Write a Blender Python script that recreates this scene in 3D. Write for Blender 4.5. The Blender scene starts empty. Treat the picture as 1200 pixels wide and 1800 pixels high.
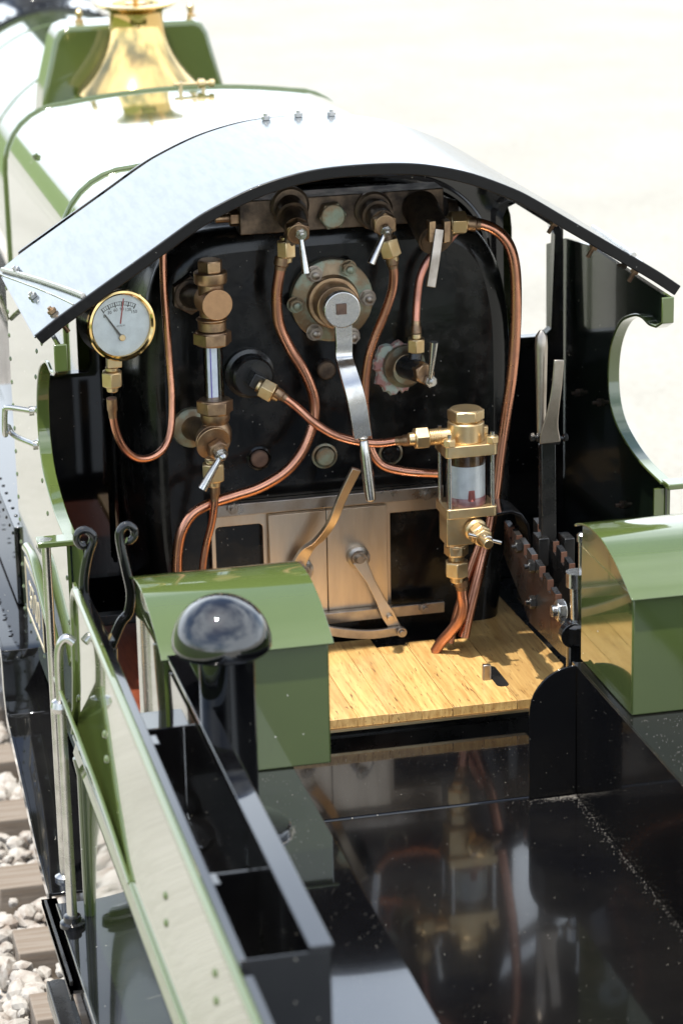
import bpy, bmesh, math, random
from mathutils import Vector, Matrix, noise
random.seed(7)
R = math.radians
S = 0.01                                   # everything is authored in centimetres
SC = bpy.context.scene
COL = SC.collection

# ------------------------------------------------------------------ camera
yaw, pit, rol = R(13.0), R(18.0), R(-1.2)
FWD = Vector((math.sin(yaw)*math.cos(pit), math.cos(yaw)*math.cos(pit), -math.sin(pit)))
r0 = Vector((math.cos(yaw), -math.sin(yaw), 0)); u0 = r0.cross(FWD)
RGT = math.cos(rol)*r0 + math.sin(rol)*u0
UPV = -math.sin(rol)*r0 + math.cos(rol)*u0
CAM = Vector((-49.5, -205.0, 82.7)); FP = 5000.0
cd = bpy.data.cameras.new('camera'); cam = bpy.data.objects.new('camera', cd); COL.objects.link(cam)
m3 = Matrix((RGT, UPV, -FWD)).transposed()
cam.matrix_world = Matrix.Translation(CAM*S) @ m3.to_4x4()
cd.sensor_fit = 'HORIZONTAL'; cd.sensor_width = 24; cd.lens = 100
cd.clip_start = 0.05; cd.clip_end = 400
cd.dof.use_dof = True; cd.dof.focus_distance = 2.18; cd.dof.aperture_fstop = 10
SC.camera = cam

def _ray(x, y): return FWD + (x-600)/FP*RGT - (y-900)/FP*UPV
def AY(x, y, Y): d = _ray(x, y); return CAM + d*((Y-CAM.y)/d.y)
def AZ(x, y, Z): d = _ray(x, y); return CAM + d*((Z-CAM.z)/d.z)
def AX(x, y, X): d = _ray(x, y); return CAM + d*((X-CAM.x)/d.x)

# ------------------------------------------------------------------ light
SUN_EL, SUN_AZ = 75, 225                  # azimuth clockwise from +Y, the sun stands behind-left of the camera
w = bpy.data.worlds.new('World'); SC.world = w; w.use_nodes = True
nt = w.node_tree; bg = nt.nodes['Background']
sky = nt.nodes.new('ShaderNodeTexSky'); sky.sky_type = 'NISHITA'; sky.sun_disc = False
sky.sun_elevation = R(SUN_EL); sky.sun_rotation = R(SUN_AZ); sky.dust_density = 1.5
tc = nt.nodes.new('ShaderNodeTexCoord'); mp = nt.nodes.new('ShaderNodeMapping'); mp.inputs['Scale'].default_value = (1, 1, 2.2)
nz = nt.nodes.new('ShaderNodeTexNoise'); nz.inputs['Scale'].default_value = .9; nz.inputs['Detail'].default_value = 7; nz.inputs['Roughness'].default_value = .55
rp = nt.nodes.new('ShaderNodeValToRGB'); rp.color_ramp.elements[0].position = .38; rp.color_ramp.elements[1].position = .56
mx = nt.nodes.new('ShaderNodeMix'); mx.data_type = 'RGBA'
mx.inputs['B'].default_value = (9.6, 10.5, 11.5, 1)
nt.links.new(tc.outputs['Generated'], mp.inputs[0]); nt.links.new(mp.outputs[0], nz.inputs['Vector'])
nt.links.new(nz.outputs['Fac'], rp.inputs[0]); nt.links.new(rp.outputs[0], mx.inputs['Factor'])
nt.links.new(sky.outputs[0], mx.inputs['A']); nt.links.new(mx.outputs['Result'], bg.inputs['Color'])
bg.inputs['Strength'].default_value = 0.12
sd = bpy.data.lights.new('sun', 'SUN'); so = bpy.data.objects.new('sun', sd); COL.objects.link(so)
sd.energy = 4.2; sd.angle = R(1.2); sd.color = (1, .95, .87)
sv = Vector((math.sin(R(SUN_AZ))*math.cos(R(SUN_EL)), math.cos(R(SUN_AZ))*math.cos(R(SUN_EL)), math.sin(R(SUN_EL))))
so.rotation_euler = sv.to_track_quat('Z', 'Y').to_euler(); so.location = (0, 0, 3)
SC.view_settings.view_transform = 'Standard'; SC.view_settings.look = 'None'
SC.view_settings.gamma = 1; SC.view_settings.exposure = 0.88
SC.render.engine = 'CYCLES'
SC.cycles.max_bounces = 10; SC.cycles.transmission_bounces = 8; SC.cycles.glossy_bounces = 6

# ------------------------------------------------------------------ materials
def mat(name, col, rough=.4, metal=0, coat=0, col2=None, nscale=60, nlo=.4, nhi=.65, bump=0, bscale=400,
        speck=0, speck_col=(.6, .58, .52), speck_scale=130, speck_r=.07, rvar=0, aniso=0, stretch=(1, 1, 1), ior=1.5, trans=0, coat_rough=.03, spec=.5, coat_ior=1.5):
    m = bpy.data.materials.new(name); m.use_nodes = True; t = m.node_tree; L = t.links.new
    b = t.nodes['Principled BSDF']; N = t.nodes.new
    b.inputs['Metallic'].default_value = metal; b.inputs['IOR'].default_value = ior
    b.inputs['Coat Weight'].default_value = coat; b.inputs['Coat Roughness'].default_value = coat_rough
    b.inputs['Transmission Weight'].default_value = trans
    b.inputs['Specular IOR Level'].default_value = spec; b.inputs['Coat IOR'].default_value = coat_ior
    c = N('ShaderNodeTexCoord'); mp = N('ShaderNodeMapping'); mp.inputs['Scale'].default_value = stretch
    L(c.outputs['Object'], mp.inputs[0])
    n = N('ShaderNodeTexNoise'); n.inputs['Scale'].default_value = nscale; n.inputs['Detail'].default_value = 6
    n.inputs['Roughness'].default_value = .62
    L(mp.outputs[0], n.inputs['Vector'])
    cr = N('ShaderNodeValToRGB'); e = cr.color_ramp.elements
    e[0].position = nlo; e[1].position = nhi
    e[0].color = (*col, 1); e[1].color = (*(col2 or [x*.8 for x in col]), 1)
    L(n.outputs['Fac'], cr.inputs[0]); out = cr.outputs[0]
    mr = N('ShaderNodeMapRange'); mr.inputs['To Min'].default_value = max(.02, rough-rvar); mr.inputs['To Max'].default_value = rough+rvar
    mr.inputs['From Min'].default_value = .35; mr.inputs['From Max'].default_value = .65
    L(n.outputs['Fac'], mr.inputs['Value']); rout = mr.outputs[0]
    if speck:
        v = N('ShaderNodeTexVoronoi'); v.inputs['Scale'].default_value = speck_scale
        L(c.outputs['Object'], v.inputs['Vector'])
        sp = N('ShaderNodeSeparateColor'); L(v.outputs['Color'], sp.inputs[0])
        rr = N('ShaderNodeMath'); rr.operation = 'MULTIPLY'; L(sp.outputs[1], rr.inputs[0]); rr.inputs[1].default_value = speck_r*1.6
        lt = N('ShaderNodeMath'); lt.operation = 'LESS_THAN'; L(v.outputs['Distance'], lt.inputs[0]); L(rr.outputs[0], lt.inputs[1])
        dn = N('ShaderNodeTexNoise'); dn.inputs['Scale'].default_value = 9; L(c.outputs['Object'], dn.inputs['Vector'])
        ad = N('ShaderNodeMath'); ad.operation = 'MULTIPLY'; L(sp.outputs[0], ad.inputs[0]); L(dn.outputs['Fac'], ad.inputs[1])
        g = N('ShaderNodeMath'); g.operation = 'GREATER_THAN'; L(ad.outputs[0], g.inputs[0]); g.inputs[1].default_value = .5*(1-speck)
        an = N('ShaderNodeMath'); an.operation = 'MULTIPLY'; L(lt.outputs[0], an.inputs[0]); L(g.outputs[0], an.inputs[1])
        mix = N('ShaderNodeMix'); mix.data_type = 'RGBA'; L(an.outputs[0], mix.inputs['Factor']); L(out, mix.inputs['A'])
        mix.inputs['B'].default_value = (*speck_col, 1); out = mix.outputs['Result']
        m2 = N('ShaderNodeMath'); m2.operation = 'MAXIMUM'; L(rout, m2.inputs[0])
        m3_ = N('ShaderNodeMath'); m3_.operation = 'MULTIPLY'; L(an.outputs[0], m3_.inputs[0]); m3_.inputs[1].default_value = .8
        L(m3_.outputs[0], m2.inputs[1]); rout = m2.outputs[0]
        if coat:
            iv = N('ShaderNodeMath'); iv.operation = 'SUBTRACT'; iv.inputs[0].default_value = coat; L(an.outputs[0], iv.inputs[1]); iv.use_clamp = True
            L(iv.outputs[0], b.inputs['Coat Weight'])
    L(out, b.inputs['Base Color']); L(rout, b.inputs['Roughness'])
    if bump:
        bn = N('ShaderNodeTexNoise'); bn.inputs['Scale'].default_value = bscale; bn.inputs['Detail'].default_value = 4; L(mp.outputs[0], bn.inputs['Vector'])
        bu = N('ShaderNodeBump'); bu.inputs['Strength'].default_value = bump; bu.inputs['Distance'].default_value = .0006
        L(bn.outputs['Fac'], bu.inputs['Height']); L(bu.outputs[0], b.inputs['Normal'])
        if coat: L(bu.outputs[0], b.inputs['Coat Normal'])
    return m

GREEN = mat('green gloss paint', (.070, .096, .026), .09, 0, 1, coat_ior=1.6, col2=(.064, .088, .024), nscale=8, bump=.03, bscale=30, speck=.10, speck_scale=110, speck_r=.05)
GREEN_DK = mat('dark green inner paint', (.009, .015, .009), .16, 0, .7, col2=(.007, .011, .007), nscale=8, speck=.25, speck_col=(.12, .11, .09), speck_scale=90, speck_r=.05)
BLACK = mat('black gloss paint', (.0025, .0025, .003), .06, 0, 1, spec=.1, col2=(.009, .009, .009), nscale=6, bump=.02, bscale=25, speck=.35, speck_col=(.35, .33, .28), speck_scale=160, speck_r=.055)
BLACKDUST = mat('dusty black gloss paint', (.0025, .0025, .003), .12, 0, .6, spec=.12, coat_rough=.05, col2=(.007, .0065, .006), nscale=5, bump=.012, bscale=18, speck=.45, speck_col=(.36, .34, .29), speck_scale=230, speck_r=.045, rvar=.02)
BLACKMATT = mat('worn satin black paint', (.007, .007, .007), .28, 0, .15, col2=(.015, .014, .013), nscale=25, bump=.15, bscale=160, speck=.4, speck_col=(.22, .2, .17), speck_scale=150, speck_r=.05, rvar=.08)
BACKH = mat('boiler backhead black', (.0035, .0035, .0035), .22, 0, .12, spec=.28, col2=(.021, .020, .018), nlo=.5, nhi=.72, nscale=30, bump=.2, bscale=120, speck=.45, speck_col=(.20, .19, .17), speck_scale=170, speck_r=.055, rvar=.1)
EDGE = mat('black rubber edge', (.003, .003, .0035), .35, 0, .1, spec=.2, bump=.3, bscale=200, speck=.5, speck_col=(.3, .29, .27), speck_scale=170, speck_r=.05)
ROOFM = mat('brushed grey roof sheet', (.215, .24, .258), .16, .9, .10, col2=(.18, .205, .222), nscale=25, stretch=(8, 1, 1), bump=.10, bscale=60, rvar=.03)
COPPER = mat('copper pipe', (.58, .27, .17), .30, 1, 0, col2=(.36, .17, .11), nscale=45, nlo=.45, nhi=.75, bump=.08, bscale=250, rvar=.08)
COPPER_P = mat('pink tarnished copper pipe', (.66, .30, .22), .38, 1, 0, col2=(.45, .22, .17), nscale=60, bump=.1, bscale=250, rvar=.05)
BRASS = mat('brass', (.64, .49, .28), .38, 1, 0, col2=(.58, .38, .17), nscale=45, nlo=.5, nhi=.75, bump=.06, bscale=300, rvar=.06)
BRASS_D = mat('tarnished bronze', (.42, .28, .16), .42, 1, 0, col2=(.22, .14, .09), nscale=60, bump=.25, bscale=260, rvar=.1)
BRASS_DK = mat('heat stained dark bronze', (.16, .115, .08), .48, .9, 0, col2=(.05, .04, .034), nscale=55, bump=.3, bscale=260, rvar=.1)
BRASS_P = mat('polished brass', (.80, .56, .24), .10, 1, 0, col2=(.76, .52, .2), nscale=9, bump=.03, bscale=20)
STEEL = mat('bright steel', (.60, .58, .55), .24, 1, 0, col2=(.48, .46, .43), nscale=70, bump=.1, bscale=300, rvar=.07)
STEEL_W = mat('worn bare steel', (.42, .37, .32), .36, 1, 0, col2=(.25, .21, .17), nscale=30, bump=.15, bscale=220, rvar=.1)
STEEL_WARM = mat('warm grey steel plate', (.66, .55, .43), .34, 1, 0, col2=(.52, .42, .32), nscale=10, stretch=(3, 1, .4), bump=.08, bscale=120, rvar=.08)
RUST = mat('rusted steel', (.18, .11, .075), .6, .5, 0, col2=(.10, .06, .045), nscale=120, bump=.4, bscale=300)
PATINA = mat('verdigris stained bronze', (.25, .18, .11), .5, .8, 0, col2=(.30, .34, .26), nscale=55, nlo=.45, nhi=.6, bump=.5, bscale=180, rvar=.1)
CRUST = mat('pink and green limescale crust', (.34, .17, .15), .85, 0, 0, col2=(.36, .42, .36), nscale=90, nlo=.45, nhi=.55, bump=1, bscale=200)
DIALW = mat('white dial enamel', (.88, .89, .90), .35, 0, .3)
INK = mat('dial ink', (.02, .02, .02), .5)
REDP = mat('red pointer paint', (.45, .03, .03), .5)
CREAM = mat('cream numeral brass', (.72, .62, .42), .35, .4, .3)
OAKEND = None
MAHOG = mat('red brown stained wood', (.19, .05, .022), .35, 0, .4, col2=(.10, .022, .012), nscale=90, stretch=(6, .5, 1), bump=.3, bscale=120, nlo=.35, nhi=.7)
GLASS = bpy.data.materials.new('clear glass'); GLASS.use_nodes = True
_t = GLASS.node_tree; _t.nodes.remove(_t.nodes['Principled BSDF'])
_tr = _t.nodes.new('ShaderNodeBsdfTransparent'); _tr.inputs[0].default_value = (.95, .965, .96, 1); _gl = _t.nodes.new('ShaderNodeBsdfGlossy'); _gl.inputs['Roughness'].default_value = .02
_fr = _t.nodes.new('ShaderNodeFresnel'); _fr.inputs['IOR'].default_value = 1.5; _ms = _t.nodes.new('ShaderNodeMixShader')
_t.links.new(_fr.outputs[0], _ms.inputs[0]); _t.links.new(_tr.outputs[0], _ms.inputs[1]); _t.links.new(_gl.outputs[0], _ms.inputs[2]); _t.links.new(_ms.outputs[0], _t.nodes['Material Output'].inputs['Surface'])
MILK = mat('milky backing', (.88, .87, .85), .4, 0, .5)
KNOB = mat('polished black enamel', (.003, .003, .0035), .05, 0, 1, spec=.3, coat_ior=1.65)
LINER = mat('white enamel strip', (.86, .88, .96), .4, 0, .4)
BLUEL = mat('blue line', (.12, .06, .50), .5)
KNOBD = mat('dusty polished black', (.003, .003, .0035), .07, 0, 1, spec=.4, ior=1.8, coat_ior=1.8, speck=.3, speck_col=(.3, .28, .25), speck_scale=190, speck_r=.05)
OILBR = mat('brown oil', (.07, .03, .012), .2, 0, .6, col2=(.16, .08, .035), nscale=120)
PINK = mat('pink oil residue', (.50, .24, .23), .3, 0, .5, col2=(.40, .16, .15), nscale=150)

def wood_mat(name, c1, c2, dark):
    m = bpy.data.materials.new(name); m.use_nodes = True; t = m.node_tree; L = t.links.new; N = t.nodes.new
    b = t.nodes['Principled BSDF']; c = N('ShaderNodeTexCoord')
    mp = N('ShaderNodeMapping'); mp.inputs['Scale'].default_value = (26, 1.5, 6); L(c.outputs['Object'], mp.inputs[0])
    n = N('ShaderNodeTexNoise'); n.inputs['Scale'].default_value = 14; n.inputs['Detail'].default_value = 8; n.inputs['Distortion'].default_value = .6; L(mp.outputs[0], n.inputs['Vector'])
    cr = N('ShaderNodeValToRGB'); cr.color_ramp.elements[0].color = (*c1, 1); cr.color_ramp.elements[1].color = (*c2, 1)
    cr.color_ramp.elements[0].position = .35; cr.color_ramp.elements[1].position = .65; L(n.outputs['Fac'], cr.inputs[0])
    mp2 = N('ShaderNodeMapping'); mp2.inputs['Scale'].default_value = (1000, 80, 400); mp2.inputs['Rotation'].default_value = (0, 0, R(6)); L(c.outputs['Object'], mp2.inputs[0])
    v = N('ShaderNodeTexNoise'); v.inputs['Scale'].default_value = 1.0; v.inputs['Detail'].default_value = 1; L(mp2.outputs[0], v.inputs['Vector'])
    r2 = N('ShaderNodeValToRGB'); r2.color_ramp.elements[0].position = .645; r2.color_ramp.elements[1].position = .75; L(v.outputs['Fac'], r2.inputs[0])
    at = N('ShaderNodeAttribute'); at.attribute_name = 'tone'
    mt = N('ShaderNodeMix'); mt.data_type = 'RGBA'; mt.blend_type = 'MULTIPLY'; mt.inputs['Factor'].default_value = 1; L(cr.outputs[0], mt.inputs['A']); L(at.outputs['Color'], mt.inputs['B'])
    mx = N('ShaderNodeMix'); mx.data_type = 'RGBA'; L(r2.outputs[0], mx.inputs['Factor']); L(mt.outputs['Result'], mx.inputs['A']); mx.inputs['B'].default_value = (*dark, 1)
    L(mx.outputs['Result'], b.inputs['Base Color'])
    b.inputs['Roughness'].default_value = .33; b.inputs['Coat Weight'].default_value = .5; b.inputs['Coat Roughness'].default_value = .1
    bu = N('ShaderNodeBump'); bu.inputs['Strength'].default_value = .35; bu.inputs['Distance'].default_value = .0004; bu.invert = True
    L(r2.outputs[0], bu.inputs['Height']); L(bu.outputs[0], b.inputs['Normal'])
    return m
OAK = wood_mat('varnished oak', (.42, .24, .08), (.60, .40, .155), (.13, .06, .02))

# ------------------------------------------------------------------ mesh builder (cm, world axes)
WO = {}
class MB:
    def __init__(s): s.v = []; s.f = []; s.m = []; s.k = 0; s.tone = []; s.t = 1.0
    def add(s, vs, fs, k=None):
        o = len(s.v); s.v += [Vector(p) for p in vs]
        for f in fs: s.f.append([o+i for i in f]); s.m.append(s.k if k is None else k); s.tone.append(s.t)
        return s
    def box(s, x0, x1, y0, y1, z0, z1):
        x0, x1 = sorted((x0, x1)); y0, y1 = sorted((y0, y1)); z0, z1 = sorted((z0, z1))
        return s.add([(x0,y0,z0),(x1,y0,z0),(x1,y1,z0),(x0,y1,z0),(x0,y0,z1),(x1,y0,z1),(x1,y1,z1),(x0,y1,z1)],
                     [(0,3,2,1),(4,5,6,7),(0,1,5,4),(1,2,6,5),(2,3,7,6),(3,0,4,7)])
    def obox(s, c, ax, ay, az):             # oriented box: centre and three half-axis vectors
        c = Vector(c); vs = []
        for k in (-1, 1):
            for (i, j) in ((-1,-1),(1,-1),(1,1),(-1,1)): vs.append(c+Vector(ax)*i+Vector(ay)*j+Vector(az)*k)
        return s.add(vs, [(0,3,2,1),(4,5,6,7),(0,1,5,4),(1,2,6,5),(2,3,7,6),(3,0,4,7)])
    def lathe(s, c, axis, prof, seg=32, ref=None, caps=True):   # prof: list of (h, r) along axis
        c = Vector(c); a = Vector(axis).normalized()
        rf = Vector(ref) if ref else (Vector((0,0,1)) if abs(a.z) < .9 else Vector((1,0,0)))
        u = (rf - a*rf.dot(a)).normalized(); w_ = a.cross(u); vs = []; fs = []
        for (h, r) in prof:
            for i in range(seg):
                t = 2*math.pi*i/seg; vs.append(c+a*h+(u*math.cos(t)+w_*math.sin(t))*r)
        for j in range(len(prof)-1):
            for i in range(seg):
                fs.append((j*seg+i, j*seg+(i+1)%seg, (j+1)*seg+(i+1)%seg, (j+1)*seg+i))
        if caps: fs.append(tuple(reversed(range(seg)))); fs.append(tuple((len(prof)-1)*seg+i for i in range(seg)))
        return s.add(vs, fs)
    def cyl(s, p0, p1, r, r1=None, seg=24):
        p0 = Vector(p0); p1 = Vector(p1); return s.lathe(p0, p1-p0, [(0, r), ((p1-p0).length, r if r1 is None else r1)], seg)
    def hex(s, c, axis, af, h, ref=None):    # hexagonal nut, chamfered ends
        r = af/math.sqrt(3); a = Vector(axis).normalized(); ch = min(.13*af, h*.25)
        s.lathe(Vector(c), a, [(ch*.4, r*.999), (h-ch*.4, r*.999)], 6, ref)
        s.lathe(Vector(c), a, [(0, af*.47), (ch*.4, af*.5), (h-ch*.4, af*.5), (h, af*.47)], 28, ref)
        return s
    def tube(s, pts, r, seg=14, smooth=True, cap=True):
        pts = catmull(pts) if smooth and len(pts) > 2 else [Vector(p) for p in pts]
        n = len(pts); rs = r if isinstance(r, (list, tuple)) else None
        tg = [(pts[min(i+1,n-1)]-pts[max(i-1,0)]).normalized() for i in range(n)]
        a = tg[0]; rf = Vector((0,0,1)) if abs(a.z) < .9 else Vector((1,0,0)); u = (rf-a*rf.dot(a)).normalized(); vs = []; fs = []
        for i, p in enumerate(pts):
            a = tg[i]; u = (u-a*u.dot(a)).normalized(); w_ = a.cross(u)
            ri = r if rs is None else rs[0]+(rs[1]-rs[0])*i/(n-1)
            for k in range(seg):
                t = 2*math.pi*k/seg; vs.append(p+(u*math.cos(t)+w_*math.sin(t))*ri)
        for j in range(n-1):
            for i in range(seg): fs.append((j*seg+i, j*seg+(i+1)%seg, (j+1)*seg+(i+1)%seg, (j+1)*seg+i))
        if cap: fs.append(tuple(reversed(range(seg)))); fs.append(tuple((n-1)*seg+i for i in range(seg)))
        return s.add(vs, fs)
    def bar(s, pts, w_, t, wide, smooth=True, sub=6):     # flat bar: width w_ across, thickness t; `wide` is the width direction (list or one vector)
        ws = w_ if isinstance(w_, (list, tuple)) else None
        P = catmull(pts, sub) if smooth and len(pts) > 2 else [Vector(p) for p in pts]
        n = len(P); vs = []; fs = []
        for i, p in enumerate(P):
            tg = (P[min(i+1,n-1)]-P[max(i-1,0)]).normalized()
            wd = Vector(wide); nn = tg.cross(wd).normalized(); wd = nn.cross(tg).normalized()
            if ws:
                q = i/(n-1)*(len(ws)-1); j = min(int(q), len(ws)-2); wi = ws[j]+(ws[j+1]-ws[j])*(q-j)
            else: wi = w_
            for (a, b) in ((-1,-1),(1,-1),(1,1),(-1,1)): vs.append(p+wd*a*wi/2+nn*b*t/2)
        for j in range(n-1):
            for i in range(4): fs.append((j*4+i, j*4+(i+1)%4, (j+1)*4+(i+1)%4, (j+1)*4+i))
        fs.append((3,2,1,0)); fs.append(tuple((n-1)*4+i for i in range(4)))
        return s.add(vs, fs)
    def prism(s, poly, a, b, fn):            # poly: 2D points; fn(u, v, w) -> 3D, w from a to b
        n = len(poly); vs = [fn(p[0], p[1], a) for p in poly]+[fn(p[0], p[1], b) for p in poly]
        fs = [tuple(range(n)), tuple(reversed(range(n, 2*n)))]+[(i, n+i, n+(i+1)%n, (i+1)%n) for i in range(n)]
        return s.add(vs, fs)
    def shell(s, line, a, b, t, fn, nrm):    # open 2D line extruded a..b with thickness t along 2D normals
        n = len(line); off = []
        for i in range(n):
            p0 = Vector(line[max(i-1,0)]); p1 = Vector(line[min(i+1,n-1)]); d = (p1-p0).normalized(); off.append((line[i][0]-d.y*t*nrm, line[i][1]+d.x*t*nrm))
        poly = list(line)+list(reversed(off)); N = len(poly)
        vs = [fn(p[0], p[1], a) for p in poly]+[fn(p[0], p[1], b) for p in poly]; fs = [(i, N+i, N+(i+1)%N, (i+1)%N) for i in range(N)]
        for i in range(n-1):
            q = (i, i+1, N-2-i, N-1-i); fs.append(q); fs.append(tuple(N+x for x in reversed(q)))
        return s.add(vs, fs)
    def ball(s, c, r, n=(0,0,1), squash=.6, seg=8):        # rivet head
        prof = [(0, r), (r*squash*.55, r*.85), (r*squash*.9, r*.45), (r*squash, r*.02)]
        return s.lathe(c, n, prof, seg)
    def build(s, name, mats, parent=None, bevel=0, sharp=35, seg=2):
        me = bpy.data.meshes.new(name)
        lo = Vector((min(p[i] for p in s.v) for i in range(3))); hi = Vector((max(p[i] for p in s.v) for i in range(3)))
        c = (lo+hi)/2
        me.from_pydata([(p-c)*S for p in s.v], [], s.f)
        for m_ in (mats if isinstance(mats, (list, tuple)) else [mats]): me.materials.append(m_)
        for i, p in enumerate(me.polygons): p.material_index = s.m[i]; p.use_smooth = True
        if any(t != 1.0 for t in s.tone):
            at = me.color_attributes.new('tone', 'FLOAT_COLOR', 'CORNER')
            for p in me.polygons:
                for li in p.loop_indices: t = s.tone[p.index]; at.data[li].color = (t, t*.97, t*.93, 1)
        bm = bmesh.new(); bm.from_mesh(me); bmesh.ops.recalc_face_normals(bm, faces=bm.faces); bm.to_mesh(me); bm.free()
        me.set_sharp_from_angle(angle=R(sharp)); me.update()
        o = bpy.data.objects.new(name, me); COL.objects.link(o)
        WO[o] = c
        if parent: o.parent = parent; o.location = (c-WO[parent])*S
        else: o.location = c*S
        if bevel:
            b = o.modifiers.new('bevel', 'BEVEL'); b.width = bevel*S; b.segments = seg; b.limit_method = 'ANGLE'; b.angle_limit = R(40); b.harden_normals = False
        return o

def catmull(pts, sub=7):
    P = [Vector(p) for p in pts]; P = [P[0]*2-P[1]]+P+[P[-1]*2-P[-2]]; out = []
    for i in range(1, len(P)-2):
        for k in range(sub):
            t = k/sub; a, b, c, d = P[i-1], P[i], P[i+1], P[i+2]
            out.append(.5*((2*b)+(c-a)*t+(2*a-5*b+4*c-d)*t*t+(3*b-a-3*c+d)*t**3))
    out.append(P[-2]); return out
def empty(name, loc, parent=None):
    o = bpy.data.objects.new(name, None); COL.objects.link(o); o.empty_display_size = .02
    WO[o] = Vector(loc); o.parent = parent
    o.location = (Vector(loc)-(WO[parent] if parent else Vector((0,0,0))))*S
    return o
def tag(o, label=None, cat=None, group=None, kind=None):
    for k, v in (('label', label), ('category', cat), ('group', group), ('kind', kind)):
        if v: o[k] = v
    return o
def text_into(mb, txt, origin, ux, uy, size, k=None, depth=.02, bold=0):      # flat raised lettering
    c = bpy.data.curves.new('lettering', 'FONT'); c.body = txt; c.size = 1; c.extrude = depth/size; c.align_x = 'CENTER'; c.offset = bold; c.resolution_u = 3
    o = bpy.data.objects.new('lettering', c); COL.objects.link(o); dg = bpy.context.evaluated_depsgraph_get(); dg.update()
    me = bpy.data.meshes.new_from_object(o.evaluated_get(dg))
    ux = Vector(ux).normalized(); uy = Vector(uy).normalized(); un = ux.cross(uy)
    mb.add([Vector(origin)+ux*v.co.x*size+uy*v.co.y*size+un*v.co.z*size for v in me.vertices], [tuple(p.vertices) for p in me.polygons], k)
    bpy.data.objects.remove(o); bpy.data.meshes.remove(me)
def arcpts(cx, cy, r, a0, a1, n=8):
    return [(cx+r*math.cos(R(a0+(a1-a0)*i/n)), cy+r*math.sin(R(a0+(a1-a0)*i/n))) for i in range(n+1)]
XZ = lambda u, v, w_: (u, w_, v)          # profile in XZ extruded along Y
YZ = lambda u, v, w_: (w_, u, v)          # profile in YZ extruded along X
CAMDIR = Vector((-.21, -.93, .30))

# ================================================================== SETTING
GZ = -34.0
def ground_mat(name, c1, c2, scale, fine, rough=.9):
    m = bpy.data.materials.new(name); m.use_nodes = True; t = m.node_tree; L = t.links.new; N = t.nodes.new; b = t.nodes['Principled BSDF']
    c = N('ShaderNodeTexCoord'); n = N('ShaderNodeTexNoise'); n.inputs['Scale'].default_value = scale; n.inputs['Detail'].default_value = 8; L(c.outputs['Object'], n.inputs['Vector'])
    v = N('ShaderNodeTexVoronoi'); v.inputs['Scale'].default_value = fine; L(c.outputs['Object'], v.inputs['Vector'])
    s_ = N('ShaderNodeSeparateColor'); L(v.outputs['Color'], s_.inputs[0])
    a = N('ShaderNodeMath'); a.operation = 'MULTIPLY_ADD'; L(s_.outputs[0], a.inputs[0]); a.inputs[1].default_value = .5; L(n.outputs['Fac'], a.inputs[2])
    cr = N('ShaderNodeValToRGB'); cr.color_ramp.elements[0].color = (*c1, 1); cr.color_ramp.elements[1].color = (*c2, 1); cr.color_ramp.elements[0].position = .45; cr.color_ramp.elements[1].position = 1
    L(a.outputs[0], cr.inputs[0]); L(cr.outputs[0], b.inputs['Base Color']); b.inputs['Roughness'].default_value = rough
    bu = N('ShaderNodeBump'); bu.inputs['Strength'].default_value = .5; bu.inputs['Distance'].default_value = .004; L(v.outputs['Distance'], bu.inputs['Height']); L(bu.outputs[0], b.inputs['Normal'])
    return m
PALE = ground_mat('pale fine gravel', (.235, .226, .198), (.30, .290, .258), 3, 160)
GRASS = ground_mat('mown grass', (.05, .09, .02), (.10, .14, .035), 5, 90)
g = MB(); g.add([(-15000,-9000,GZ),(15000,-9000,GZ),(15000,30000,GZ),(-15000,30000,GZ)], [(0,1,2,3)])
tag(g.build('ground', PALE), kind='structure')
g = MB(); g.add([(-6000,-6000,GZ+.4),(-120,-6000,GZ+.4),(-120,25000,GZ+.4),(-6000,25000,GZ+.4)], [(0,1,2,3)])
tag(g.build('grass_verge', GRASS), kind='structure')
BED = ground_mat('ballast bed grit', (.22, .20, .18), (.50, .47, .43), 8, 120)
g = MB(); g.box(-33.5, 33.5, -300, 900, GZ+.4, GZ+1.0); tag(g.build('ballast_bed', BED), kind='structure')

# loose ballast stones, near the visible left side of the track
STONE = mat('limestone chippings', (.37, .35, .32), .85, 0, 0, col2=(.20, .155, .125), nscale=70, nlo=.45, nhi=.7, bump=.6, bscale=180)
mb = MB(); rnd = random.Random(3)
bm = bmesh.new(); bmesh.ops.create_icosphere(bm, subdivisions=2, radius=1); bm.verts.ensure_lookup_table()
ico_v = [v.co.copy() for v in bm.verts]; ico_f = [tuple(v.index for v in f.verts) for f in bm.faces]; bm.free()
SLP = [9.8, 22.3, 35.8, 51.0, 65.5, 80.0]
for i in range(2700):
    x = rnd.uniform(-33, -16); y = rnd.uniform(-35, 150)
    if x > -28 and min(abs(y-q) for q in SLP) < 2.9: continue
    r_ = rnd.choice((.35,.5,.6,.75,.9,1.1,1.2)); rot = Matrix.Rotation(rnd.uniform(0, 6.3), 3, Vector((rnd.uniform(-1,1), rnd.uniform(-1,1), rnd.uniform(-1,1))).normalized())
    sc = Vector((rnd.uniform(.8,1.35), rnd.uniform(.7,1.1), rnd.uniform(.5,.9)))
    c = Vector((x, y, GZ+1.1+rnd.uniform(0, 1.8)))
    mb.add([c+rot@Vector((v.x*sc.x, v.y*sc.y, v.z*sc.z))*r_*(1+.28*noise.noise(v*1.3+Vector((i*3.1,0,0)))+rnd.uniform(-.05,.05)) for v in ico_v], ico_f)
o = mb.build('ballast_stones', STONE, sharp=5)
tag(o, 'pale pinkish stone ballast lying between the sleepers', 'ballast', kind='stuff')
SLEEP = mat('weathered grey sleeper wood', (.20, .17, .14), .85, 0, 0, col2=(.15, .115, .085), nscale=30, stretch=(.4, 4, 4), bump=.7, bscale=70)
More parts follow.
